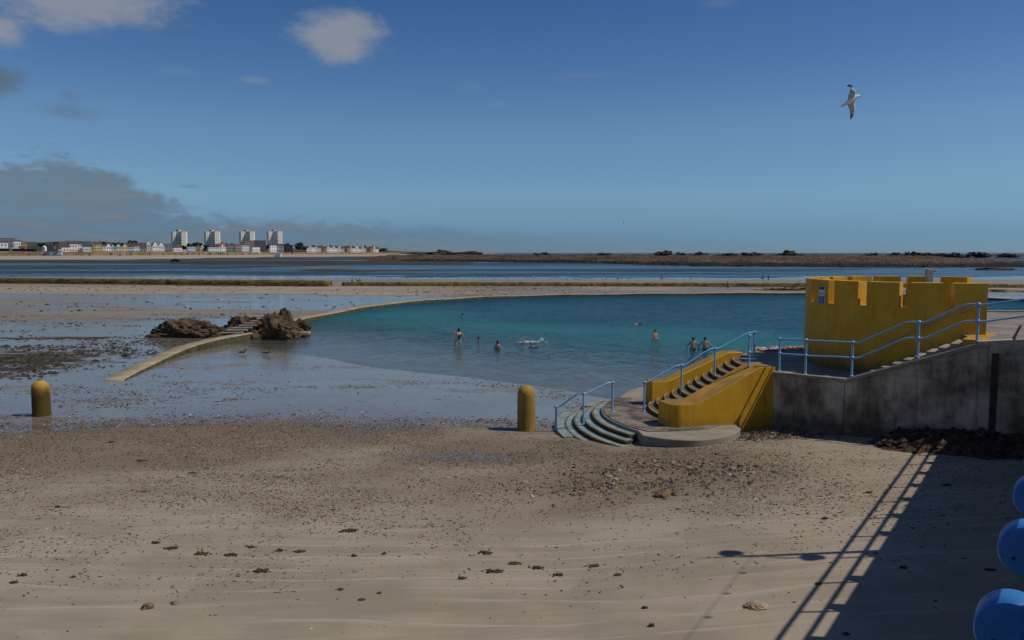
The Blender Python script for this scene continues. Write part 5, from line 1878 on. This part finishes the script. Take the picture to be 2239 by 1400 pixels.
walker(770, 620, -2.05, R(90), 'person in red walking alone beyond the low breakwater', J=WALK, wear='dressed', wearmat='red_cloth')
walker(782, 620, -2.05, R(80), 'person in pale top walking in a pair beyond the breakwater', J=WALK, wear='dressed', wearmat='pale_cloth')
walker(787, 620, -2.05, R(95), 'person in dark top walking in a pair beyond the breakwater', J=WALK, wear='dressed', wearmat='navy_cloth')
SQ = dict(pel=(0, 0.1, 0.62), bel=(0, 0.04, 0.75), che=(0, -0.1, 0.93), nek=(0, -0.17, 1.08), hed=(0, -0.22, 1.18), top=(0, -0.21, 1.28), sl=(0.17, -0.1, 1.02), sr=(-0.17, -0.1, 1.02), el=(0.22, -0.25, 0.8), er=(-0.22, -0.25, 0.8),
          wl=(0.15, -0.4, 0.62), wr=(-0.15, -0.4, 0.62), hl=(0.14, -0.45, 0.56), hr=(-0.14, -0.45, 0.56), tl=(0.1, 0.1, 0.56), tr=(-0.1, 0.1, 0.56), kl=(0.13, -0.25, 0.5), kr=(-0.13, -0.25, 0.5), al=(0.12, 0.0, 0.09), ar=(-0.12, 0.0, 0.09), fl=(0.12, -0.15, 0.04), fr=(-0.12, -0.15, 0.04))
walker(724, 626, -2.0, R(60), 'dark-clothed person crouching in the gap of the breakwater', J=SQ, wear='dressed', wearmat='navy_cloth')
walker(1446, 614, -2.2, R(90), 'lone dark figure on the sand bar beyond the pool', J=WALK, wear='dressed', wearmat='black_cloth')
walker(1668, 614.5, -2.2, R(90), 'walker in black with a second walker far beyond the pool', J=WALK, wear='dressed', wearmat='black_cloth')
walker(1680, 614, -2.2, R(85), 'walker in navy following another far beyond the pool', J=WALK, wear='dressed', wearmat='navy_cloth')
walker(1591, 632, -1.8, R(85), 'figure walking between the pool wall and the low breakwater', J=WALK, wear='dressed', wearmat='navy_cloth')

# ------------------------------------------------------------------ gulls
def flying_gull(u, v, dist, label, span_px, rot=None, s=1.0):
    c = aty(u, v, dist)
    rt = thing('gull', label, 'bird', c)
    # built in a plane facing the camera: X right, Z up, Y away; underside shown
    def blade(pts, mat, name, parent, ch):
        rows = []
        for (x, z, y, w, rk) in pts:
            dx, dz = math.cos(rk), math.sin(rk)
            rows.append([(x - dx * w, y + 0.0, z - dz * w), (x - dx * w * 0.3, y - 0.012 - 0.03 * w, z - dz * w * 0.3), (x + dx * w * 0.6, y - 0.02, z + dz * w * 0.6), (x + dx * w, y, z + dz * w), (x + dx * w * 0.5, y + 0.03, z + dz * w * 0.5), (x - dx * w * 0.4, y + 0.02, z - dz * w * 0.4)])
        return MB().strip(rows, True, True).build(name, mat, parent, True, recalc=True)
    k = span_px / 75.0 * dist / FPX
    bd_ = [(-21, -11, 0.2), (-14, -8, 2.4), (-6, -3, 5.2), (2, 2, 5.8), (9, 7, 4.6), (13.5, 9.6, 3.9), (17, 10.2, 3.4), (19.5, 9.4, 1.4)]
    MB().tube([(x * k, 0, z * k) for x, z, r_ in bd_], [r_ * k for _, _, r_ in bd_], 12).build('body', 'gull_white', rt, True)
    MB().tube([(19 * k, 0, 9.4 * k), (22 * k, 0, 8.8 * k), (23.4 * k, 0, 7.6 * k)], [1.1 * k, 0.8 * k, 0.2 * k], 6).build('beak', 'beak', rt, True)
    MB().add([(-12 * k, 0, -5 * k), (-22 * k, -0.6 * k, -10 * k), (-21 * k, -0.6 * k, -13.5 * k), (-16 * k, 0, -13 * k), (-11 * k, 0, -8 * k), (-12 * k, 1 * k, -6 * k)], [(0, 1, 2, 3, 4), (5, 4, 3, 2, 1), (0, 5, 1)]).build('tail', 'gull_white', rt)
    yb = k
    wing_up = blade([(x * k, z * k, y * k, w * k, r_) for x, z, y, w, r_ in [(1, 1, 0, 8.5, 0.25), (-0.5, 10, -6, 7.2, 0.05), (0.5, 18, -9, 6.6, -0.2), (1.0, 24, -10, 6.0, -0.75), (-3, 29, -9, 4.6, -1.15), (-7, 30.4, -8, 3.0, -1.3)]], 'gull_grey', 'wing', rt, 1)
    blade([(x * k, z * k, y * k, w * k, r_) for x, z, y, w, r_ in [(-2.5, 29.8, -9.3, 2.6, -1.25), (-8, 30.6, -8.6, 2.4, -1.35), (-12, 29, -8, 0.5, -1.5)]], 'gull_black', 'wing_tip', wing_up, 1)
    wing_dn = blade([(x * k, z * k, y * k, w * k, r_) for x, z, y, w, r_ in [(0, -1, 0, 8.5, 0.2), (5, -9, 6, 7.4, 0.1), (8, -16, 9, 6.4, 0.1), (9, -23, 10, 5.2, 0.15), (8, -29, 10, 4.2, 0.3), (6, -33, 9, 3.0, 0.4)]], 'gull_grey', 'wing', rt, 1)
    blade([(x * k, z * k, y * k, w * k, r_) for x, z, y, w, r_ in [(9.6, -26, 9.4, 2.0, 0.3), (7, -32, 8.6, 3.0, 0.5), (4.5, -38, 8, 0.6, 0.5)]], 'gull_black', 'wing_tip', wing_dn, 1)
    return rt


flying_gull(1860, 221, 30.0, 'white gull banking in flight with black wing tips', 75)
flying_gull(1363, 486, 190.0, 'tiny distant gull flying low above the horizon', 7)


def standing_gull(u, v, zg, label, group=None, mat='gull_brown', fac=1, s=1.0):
    p = atz(u, v, zg)
    rt = thing('gull', label, 'bird', p, 0, group)
    rt.scale = (s * fac, s, s)
    bp = [(-0.30, 0.20, 0.012), (-0.22, 0.22, 0.035), (-0.10, 0.25, 0.075), (0.02, 0.27, 0.085), (0.10, 0.31, 0.06), (0.135, 0.37, 0.045), (0.155, 0.41, 0.045), (0.18, 0.415, 0.03)]
    MB().tube([(x, 0, z) for x, z, r_ in bp], [r_ for _, _, r_ in bp], 12).build('body', mat, rt, True)
    MB().tube([(0.19, 0, 0.415), (0.225, 0, 0.408), (0.24, 0, 0.395)], [0.012, 0.01, 0.004], 6).build('beak', 'gull_black', rt, True)
    for s_ in (-1, 1):
        MB().tube([(0.03, s_ * 0.055, 0.29), (-0.10, s_ * 0.075, 0.28), (-0.26, s_ * 0.05, 0.24), (-0.36, s_ * 0.02, 0.22)], [0.02, 0.055, 0.04, 0.006], 8).build('wing', 'gull_brown' if mat != 'gull_white' else 'gull_grey', rt, True)
        MB().tube([(0.0, s_ * 0.035, 0.20), (0.01, s_ * 0.035, 0.10), (0.0, s_ * 0.035, -0.05)], 0.008, 5).build('leg', 'beak', rt)
    return rt


standing_gull(533, 778.5, -0.62, 'brown young gull standing in the shallows nearer the pool rocks', s=1.05)
standing_gull(585, 780, -0.62, 'brown young gull standing in the shallows farther from the rocks', s=1.05)
for i, (u_, v_) in enumerate([(905, 612), (960, 611), (1012, 612), (1060, 610), (1165, 607), (873, 613), (1340, 613), (1230, 610)]):
    standing_gull(u_, v_, -2.2, 'tiny white gull resting on the wet sand bar beyond the breakwater', 'gulls on the far sand bar', 'gull_white', 1 if i % 2 else -1, 1.5)

# ------------------------------------------------------------------ towels on the terrace
def towel(u, v, w, d, mat, label, sd):
    p = atz(u, v, TZ)
    n, m = 40, 26
    V = []
    for j in range(m + 1):
        for i in range(n + 1):
            a, b = i / n - 0.5, j / m - 0.5
            q = mnoise.fractal(Vector((a * 4 + sd, b * 4, sd)), 1, 2, 4)
            q2 = mnoise.fractal(Vector((a * 9 + sd, b * 6, sd + 3)), 1, 2, 3)
            V.append((a * w + 0.07 * q, b * d + 0.07 * q2, max(0.012, 0.04 + 0.10 * q2 * (1 - abs(a)) + 0.05 * q)))
    F = [(j * (n + 1) + i, j * (n + 1) + i + 1, (j + 1) * (n + 1) + i + 1, (j + 1) * (n + 1) + i) for j in range(m) for i in range(n)]
    o = MB().add(V, F).build('towel', mat, None, True)
    o.location = (p.x, p.y, TZ + 0.005)
    o.rotation_euler = (0, 0, R(20))
    md = o.modifiers.new('solid', 'SOLIDIFY')
    md.thickness = 0.012
    return tag(o, label, 'towel')


towel(1668, 766, 0.6, 0.7, 'towel_pink', 'crumpled pink and white striped towel at the terrace edge', 1)
towel(1700, 765, 0.5, 0.7, 'towel_pink', 'crumpled striped towel lying against the orange towel', 5)
towel(1742, 764, 0.55, 0.7, 'towel_orange', 'orange towel heaped on the terrace beside the castle', 9)

# ------------------------------------------------------------------ seaweed heap and gravel against the walls
n, m = 190, 90
V = []
hx0, hx1, hy0, hy1 = 9.6, 15.2, 19.2, 25.0
hxs, hys = np.linspace(hx0, hx1, n), np.linspace(hy0, hy1, m)
HX, HY = np.meshgrid(hxs, hys)
ax = (HX - 12.4) * WD[0] + (HY - 22.1) * WD[1]
aq = (HX - 12.4) * QD[0] + (HY - 22.1) * QD[1]
q1 = fbm(HX, HY, 0.9, 4, 91)
edgeq = -1.75 + 0.9 * (fbm(HX, HY, 0.55, 3, 93) - 0.5)
mask = sstep(-0.25, 0.55, aq - edgeq) * sstep(-2.1, -1.3, ax + 0.8 * (q1 - 0.5))
lump = np.abs(fbm(HX, HY, 2.4, 4, 95) - 0.5) * 1.1
hz_ = gz(HX, HY) - 0.07 + mask * (0.13 + 0.22 * sstep(-1.4, 0.2, aq) + 0.38 * lump + 0.18 * (q1 - 0.5)) + mask * 0.10 * (fbm(HX, HY, 9, 3, 97) - 0.5)
hidx = np.arange(HX.size).reshape(HX.shape)
hq = np.stack([hidx[:-1, :-1].ravel(), hidx[:-1, 1:].ravel(), hidx[1:, 1:].ravel(), hidx[1:, :-1].ravel()], 1)
km = mask.ravel()[hq].max(1) > 0.02
uq, iv = np.unique(hq[km], return_inverse=True)
hp_ = np.stack([HX.ravel(), HY.ravel(), hz_.ravel()], 1)
heap = npmesh('seaweed_heap', hp_[uq], iv.reshape(-1, 4), 'weed_heap', False)
tag(heap, 'long heap of brown rotting seaweed against the concrete wall', 'seaweed')


# ------------------------------------------------------------------ scattered bits, merged as stuff
def scatter(name, label, xy, size, colors, seed, flat=0.35, elong=1.8, lift=0.0, kind='stuff'):
    r_ = np.random.default_rng(seed)
    N = len(xy)
    z = gz(xy[:, 0], xy[:, 1]) + 0.0
    base = np.array([[1, 0, 0], [0.35, 0.8, 0], [-0.7, 0.6, 0], [-0.9, -0.4, 0], [0.2, -0.85, 0], [0.15, 0.05, 1.0], [-0.35, 0.0, 0.8]])
    fc_ = np.array([[0, 1, 5], [1, 2, 6], [1, 6, 5], [2, 3, 6], [3, 4, 6], [4, 5, 6], [4, 0, 5]])
    co = np.repeat(base[None], N, 0) * (1 + 0.45 * r_.normal(size=(N, 7, 1)) * 0.5)
    el_ = np.clip(elong ** r_.normal(0.35, 0.5, N), 0.6, 2.4)
    co[:, :, 0] *= el_[:, None]
    th = r_.uniform(0, 2 * math.pi, N)
    c, s_ = np.cos(th)[:, None], np.sin(th)[:, None]
    X = co[:, :, 0] * c - co[:, :, 1] * s_
    Y = co[:, :, 0] * s_ + co[:, :, 1] * c
    Z = co[:, :, 2] * (flat * r_.uniform(0.5, 1.4, N))[:, None]
    sz_ = np.minimum(size, np.median(size) * 2.2)[:, None]
    P_ = np.stack([X * sz_ + xy[:, 0:1], Y * sz_ + xy[:, 1:2], Z * sz_ + z[:, None] - 0.004 + lift], 2).reshape(-1, 3)
    F_ = (fc_[None] + (np.arange(N) * 7)[:, None, None]).reshape(-1, 3)
    o = npmesh(name, P_, F_, 'bits', False)
    cols_ = np.array([q[:3] for q in colors])
    wts = np.array([q[3] for q in colors])
    ci = r_.choice(len(colors), N, p=wts / wts.sum())
    cc_ = cols_[ci] * r_.uniform(0.7, 1.3, (N, 1))
    ca = o.data.color_attributes.new('bitcol', 'FLOAT_COLOR', 'POINT')
    full = np.concatenate([np.repeat(cc_, 7, 0), np.ones((N * 7, 1))], 1)
    ca.data.foreach_set('color', full.astype(np.float32).ravel())
    tag(o, label, None, None, kind)
    return o


def blocked(x, y):
    b = inpoly(x, y, poly_block)
    return b


poly_block = [pol(6.4, a) for a in np.linspace(143, 222, 20)] + front + [(8.6, 25.5), (10.1, 24.0), (13, 21.8), (14.4, 20.9), (30, 40), (3, 34)]
WEED = [(0.040, 0.028, 0.014, 5), (0.075, 0.048, 0.022, 4), (0.12, 0.078, 0.035, 3), (0.028, 0.024, 0.013, 3), (0.075, 0.078, 0.02, 0.8), (0.15, 0.055, 0.03, 0.6), (0.20, 0.14, 0.075, 2), (0.55, 0.5, 0.42, 0.25)]
# fine strandline litter over the near sand
cand = np.stack([rng.uniform(-22, 14, 620000), rng.uniform(8.5, 29, 620000)], 1)
cx_, cy_ = cand[:, 0], cand[:, 1]
nA, nB = fbm(cx_, cy_, 0.45, 4, 101), fbm(cx_ * 0.6, cy_, 1.3, 3, 103)
band = sstep(13.5, 19.5, cy_ + 5 * (nA - 0.5)) * (1 - 0.55 * sstep(26.5, 28.5, cy_))
dens = 0.004 + 0.11 * sstep(12.0, 16, cy_ + 3 * (nA - 0.5)) * (0.25 + 0.75 * sstep(0.40, 0.60, nB)) + 0.62 * band * (0.22 + 0.78 * sstep(0.36, 0.58, 0.55 * nA + 0.45 * nB))
dens *= 1 - 0.75 * sstep(6.5, 9, cx_)
kp = (rng.uniform(0, 1, len(cand)) < dens) & ~blocked(cx_, cy_)
xy = cand[kp]
scatter('strandline_litter', 'small scraps of seaweed and shell strewn over the sand', xy, 0.0150 * np.exp(rng.normal(0, 0.5, len(xy))), WEED, 1, 0.5, 2.2)
# pieces over the wet sand
cand = np.stack([rng.uniform(-24, 3, 110000), rng.uniform(27, 46, 110000)], 1)
cx_, cy_ = cand[:, 0], cand[:, 1]
nA, nB = fbm(cx_ * 0.5, cy_, 0.5, 4, 111), fbm(cx_ * 0.4, cy_, 1.1, 3, 113)
dens = 0.015 + 0.5 * sstep(0.50, 0.64, 0.55 * nA + 0.45 * nB) * (1 - 0.85 * sstep(37, 42, cy_)) + 0.25 * (1 - sstep(27.5, 31, cy_))
kp = (rng.uniform(0, 1, len(cand)) < dens) & ~blocked(cx_, cy_) & (gz(cx_, cy_) > WZ + 0.01)
xy = cand[kp]
scatter('wet_sand_litter', 'seaweed scraps floating in strings on the wet sand', xy, 0.028 * np.exp(rng.normal(0, 0.5, len(xy))), WEED, 2, 0.35, 2.6)
# weed on the flats left of the pool wall
cand = np.stack([rng.uniform(-62, -21.5, 110000), rng.uniform(34, 90, 110000)], 1)
cx_, cy_ = cand[:, 0], cand[:, 1]
nA = fbm(cx_ * 0.45, cy_, 0.32, 4, 121)
dens = (0.03 + 0.5 * sstep(0.5, 0.66, nA)) * np.clip(0.15 + 1.0 * np.exp(-(((cx_ + 32) / 14) ** 2 + ((cy_ - 47) / 11) ** 2)), 0, 1)
kp = (rng.uniform(0, 1, len(cand)) < dens) & ~inpoly(cx_, cy_, POOLPOLY)
xy = cand[kp]
scatter('flats_weed', 'dark weed scattered over the wet flats left of the pool', xy, 0.06 * np.exp(rng.normal(0, 0.5, len(xy))), [(0.020, 0.016, 0.009, 4), (0.045, 0.032, 0.015, 3), (0.08, 0.055, 0.025, 1)], 3, 0.5, 2.6)
# weed strings on the flats beyond the pool
cand = np.stack([rng.uniform(-130, 90, 30000), rng.uniform(85, 300, 30000)], 1)
cx_, cy_ = cand[:, 0], cand[:, 1]
nA = fbm(cx_ * 0.35, cy_, 0.06, 4, 131)
kp = (rng.uniform(0, 1, len(cand)) < 0.05 + 0.35 * sstep(0.52, 0.64, nA)) & ~inpoly(cx_, cy_, POOLPOLY) & (gz(cx_, cy_) > -2.38)
xy = cand[kp]
scatter('far_flats_weed', 'dark weed specks over the far flats', xy, 0.12 * np.exp(rng.normal(0, 0.5, len(xy))), [(0.020, 0.016, 0.009, 4), (0.05, 0.038, 0.02, 3)], 4, 0.5, 2.8)
# broken stones: patch before the platform and the gravel at the wall corner
STONE = [(0.17, 0.12, 0.075, 4), (0.12, 0.105, 0.085, 4), (0.07, 0.06, 0.05, 3), (0.26, 0.20, 0.13, 2), (0.23, 0.10, 0.055, 1.3), (0.45, 0.42, 0.36, 0.4)]


def in_patch(x, y):
    u_ = ((x - 3.3) / 3.4) ** 2 + ((y - 19.9 - 0.05 * x) / 1.75) ** 2
    return u_


cand = np.stack([rng.uniform(-1.5, 9.2, 60000), rng.uniform(16.2, 24.5, 60000)], 1)
cx_, cy_ = cand[:, 0], cand[:, 1]
nA = fbm(cx_ * 0.5, cy_, 0.8, 4, 141)
dens = 0.26 * sstep(1.0, 0.25, in_patch(cx_, cy_) + 1.1 * (nA - 0.5)) * sstep(0.38, 0.56, nA) + 0.02 * sstep(2.2, 0.8, in_patch(cx_, cy_))
kp = (rng.uniform(0, 1, len(cand)) < dens) & ~blocked(cx_, cy_)
xy = cand[kp]
scatter('beach_rubble', 'spread of small broken stones on the sand before the platform', xy, 0.034 * np.exp(rng.normal(0, 0.45, len(xy))), STONE, 5, 0.75, 1.5)
gp = np.stack([rng.normal(8.3, 0.75, 5200), rng.normal(24.75, 0.42, 5200)], 1)
gp = gp[~inpoly(gp[:, 0], gp[:, 1], [rl(LN0, -3.2), rl(LN0, 0.3), (8.9, 26), (10.15, 24.0), (12, 26), (5, 28)]) & (gp[:, 1] > 23.4) & ~inpoly(gp[:, 0], gp[:, 1], front + [(5, 26)])]
gm = scatter('corner_gravel', 'bank of loose gravel in the corner below the stair wall', gp, 0.036 * np.exp(rng.normal(0, 0.4, len(gp))), STONE, 6, 0.8, 1.4)
gv = np.empty(len(gm.data.vertices) * 3, np.float32)
gm.data.vertices.foreach_get('co', gv)
gv = gv.reshape(-1, 3)
gv[:, 2] += 0.16 * np.exp(-(((gv[:, 0] - 8.6) / 1.0) ** 2 + ((gv[:, 1] - 25.0) / 0.5) ** 2))
gm.data.vertices.foreach_set('co', gv.ravel())
gm.data.update()
# ragged flakes on the seaweed heap
fl_ = hp_[uq][rng.integers(0, len(uq), 5200)]
sel = fl_[:, 2] > gz(fl_[:, 0], fl_[:, 1]) + 0.05
fl_ = fl_[sel]
fo = scatter('heap_fronds', 'loose fronds lying over the seaweed heap', fl_[:, :2], 0.06 * np.exp(rng.normal(0, 0.4, len(fl_))), [(0.035, 0.018, 0.010, 4), (0.075, 0.042, 0.024, 3), (0.12, 0.075, 0.048, 1.2)], 7, 0.7, 2.4)
fv = np.empty(len(fo.data.vertices) * 3, np.float32)
fo.data.vertices.foreach_get('co', fv)
fv = fv.reshape(-1, 3)
fv[:, 2] += np.repeat(fl_[:, 2] - gz(fl_[:, 0], fl_[:, 1]), 7) - 0.01
fo.data.vertices.foreach_set('co', fv.ravel())
fo.data.update()

# ------------------------------------------------------------------ single stones and weed clumps one can point at
def stone(u, v, wpx, hpx, mat, label, sd, group=None, sub=3, rough=0.3):
    p = onground(u, v)
    k = math.hypot(p.y, 6) / FPX
    o = rock_obj('stone', mat, (p.x, p.y, p.z - 0.01), (wpx * k / 2, wpx * k / 2.4, hpx * k * 0.8), sd, sub=sub, rough=rough, flat=0.25, freq=1.3)
    o.rotation_euler = (0, 0, random.uniform(-0.6, 0.6))
    return tag(o, label, 'stone', group)


stone(323, 1330, 28, 15, 'stone_brown', 'angular brown stone sitting alone on the rippled sand', 3)
stone(383, 1320, 24, 7, 'stone_grey', 'flat grey stone lying near the angular brown stone', 5)
stone(1450, 1084, 40, 20, 'stone_brown', 'large rounded brown stone at the edge of the rubble patch', 7)
stone(1478, 1082, 24, 10, 'stone_brown', 'low brown stone touching the large rounded stone', 8)
stone(1655, 1326, 52, 13, 'stone_tan', 'pitted flat pale stone beside the railing shadow', 9, None, 4, 0.2)
stone(2015, 1170, 18, 7, 'stone_tan', 'small tan stone among the railing shadows', 12)
sms = ['stone_brown', 'stone_grey', 'stone_red', 'stone_tan']
SRC = [rock_mesh('stone', sms[q % 4], (1, 0.8, 0.55), 20 + q, sub=2, rough=0.35, flat=0.2) for q in range(8)]
cnt = 0
while cnt < 110:
    x, y = random.uniform(-0.5, 7.5), random.uniform(17.4, 23.0)
    if in_patch(x, y) > 0.95 * random.random() + 0.25 or blocked(np.array([x]), np.array([y]))[0]:
        continue
    q = random.randrange(8)
    o = bpy.data.objects.new('stone', SRC[q])
    linkobj(o)
    s_ = random.uniform(0.045, 0.10)
    o.scale = (s_, s_, s_)
    o.location = (x, y, gz1(x, y) + 0.006)
    o.rotation_euler = (0, 0, random.uniform(0, 6))
    cn = ['brown', 'grey', 'reddish', 'tan'][q % 4]
    tag(o, 'small broken %s stone in the rubble patch before the platform' % cn, 'stone', 'broken stones in the rubble patch')
    cnt += 1


def clump(u, v, wpx, hpx, mat, label, sd, group=None):
    p = onground(u, v)
    k = math.hypot(p.y, 6) / FPX
    r_ = np.random.default_rng(sd)
    mb = MB()
    W_ = wpx * k * 0.62
    for q in range(60):
        a = r_.normal(0, 0.20) * W_
        b = r_.normal(0, 0.12) * W_
        an = r_.normal(0, 1.1) + (math.pi if r_.random() < 0.5 else 0)
        ln = W_ * r_.uniform(0.08, 0.3)
        z0 = abs(r_.normal(0, 0.18)) * hpx * k
        pts = [(a, b, 0.004 + z0 * 0.3), (a + math.cos(an) * ln * 0.5, b + math.sin(an) * ln * 0.4, 0.006 + z0), (a + math.cos(an) * ln, b + math.sin(an) * ln * 0.7, 0.003)]
        mb.tube(pts, [0.009, 0.012, 0.003], 5)
    o = mb.build('seaweed_clump', mat, None, True)
    o.location = (p.x, p.y, p.z)
    return tag(o, label, 'seaweed', group)


CL = [(125, 1110, 18, 10, 'weed_dark'), (243, 968, 22, 7, 'weed_dark'), (765, 1161, 68, 8, 'weed_dark'), (52, 1259, 30, 12, 'weed_dark'), (30, 1275, 24, 8, 'weed_dark'), (160, 1263, 16, 5, 'weed_dark'), (570, 1250, 60, 8, 'weed_dark'),
      (375, 1200, 40, 8, 'weed_dark'), (440, 1212, 50, 9, 'weed_green'), (505, 1215, 45, 8, 'weed_dark'), (550, 1197, 28, 7, 'weed_dark'), (610, 1205, 28, 8, 'weed_dark'), (655, 1207, 34, 6, 'weed_dark'), (340, 1188, 28, 8, 'weed_dark'),
      (1010, 1266, 26, 12, 'weed_dark'), (1125, 1233, 40, 9, 'weed_green'), (1175, 1243, 46, 9, 'weed_dark'), (1080, 1250, 60, 9, 'weed_dark'), (1300, 1238, 44, 8, 'weed_green'), (1220, 1258, 30, 7, 'weed_dark'), (1060, 1210, 46, 7, 'weed_dark'),
      (1424, 1370, 20, 12, 'weed_dark'), (1410, 1330, 18, 7, 'weed_dark'), (840, 1212, 14, 6, 'weed_dark'), (775, 1217, 16, 9, 'weed_dark'), (790, 1312, 22, 5, 'weed_dark'), (745, 1290, 18, 6, 'weed_dark'), (1350, 1258, 26, 6, 'weed_dark'),
      (830, 1298, 14, 7, 'weed_green'), (1805, 1135, 18, 8, 'weed_dark'), (1640, 1057, 18, 9, 'weed_dark'), (1900, 1078, 24, 6, 'weed_dark'), (2070, 1062, 26, 7, 'weed_dark'), (1975, 1242, 30, 6, 'weed_dark'), (2165, 1247, 28, 7, 'weed_dark'),
      (1850, 1388, 22, 8, 'weed_dark'), (1790, 1278, 22, 6, 'weed_green'), (420, 1035, 26, 6, 'weed_dark'), (310, 1008, 34, 5, 'weed_dark')]
for i, (u_, v_, w_, h_, mt) in enumerate(CL):
    lab = {2: 'long dark rope of seaweed lying on the gritty sand', 6: 'long brown strip of seaweed above the angular brown stone'}.get(i)
    clump(u_, v_, w_, h_, mt, lab or ('small tangle of %s seaweed lying on the open sand' % ('green' if 'green' in mt else 'dark')), 300 + i, None if lab else 'seaweed tangles on the sand')
print('objects', len(bpy.data.objects))
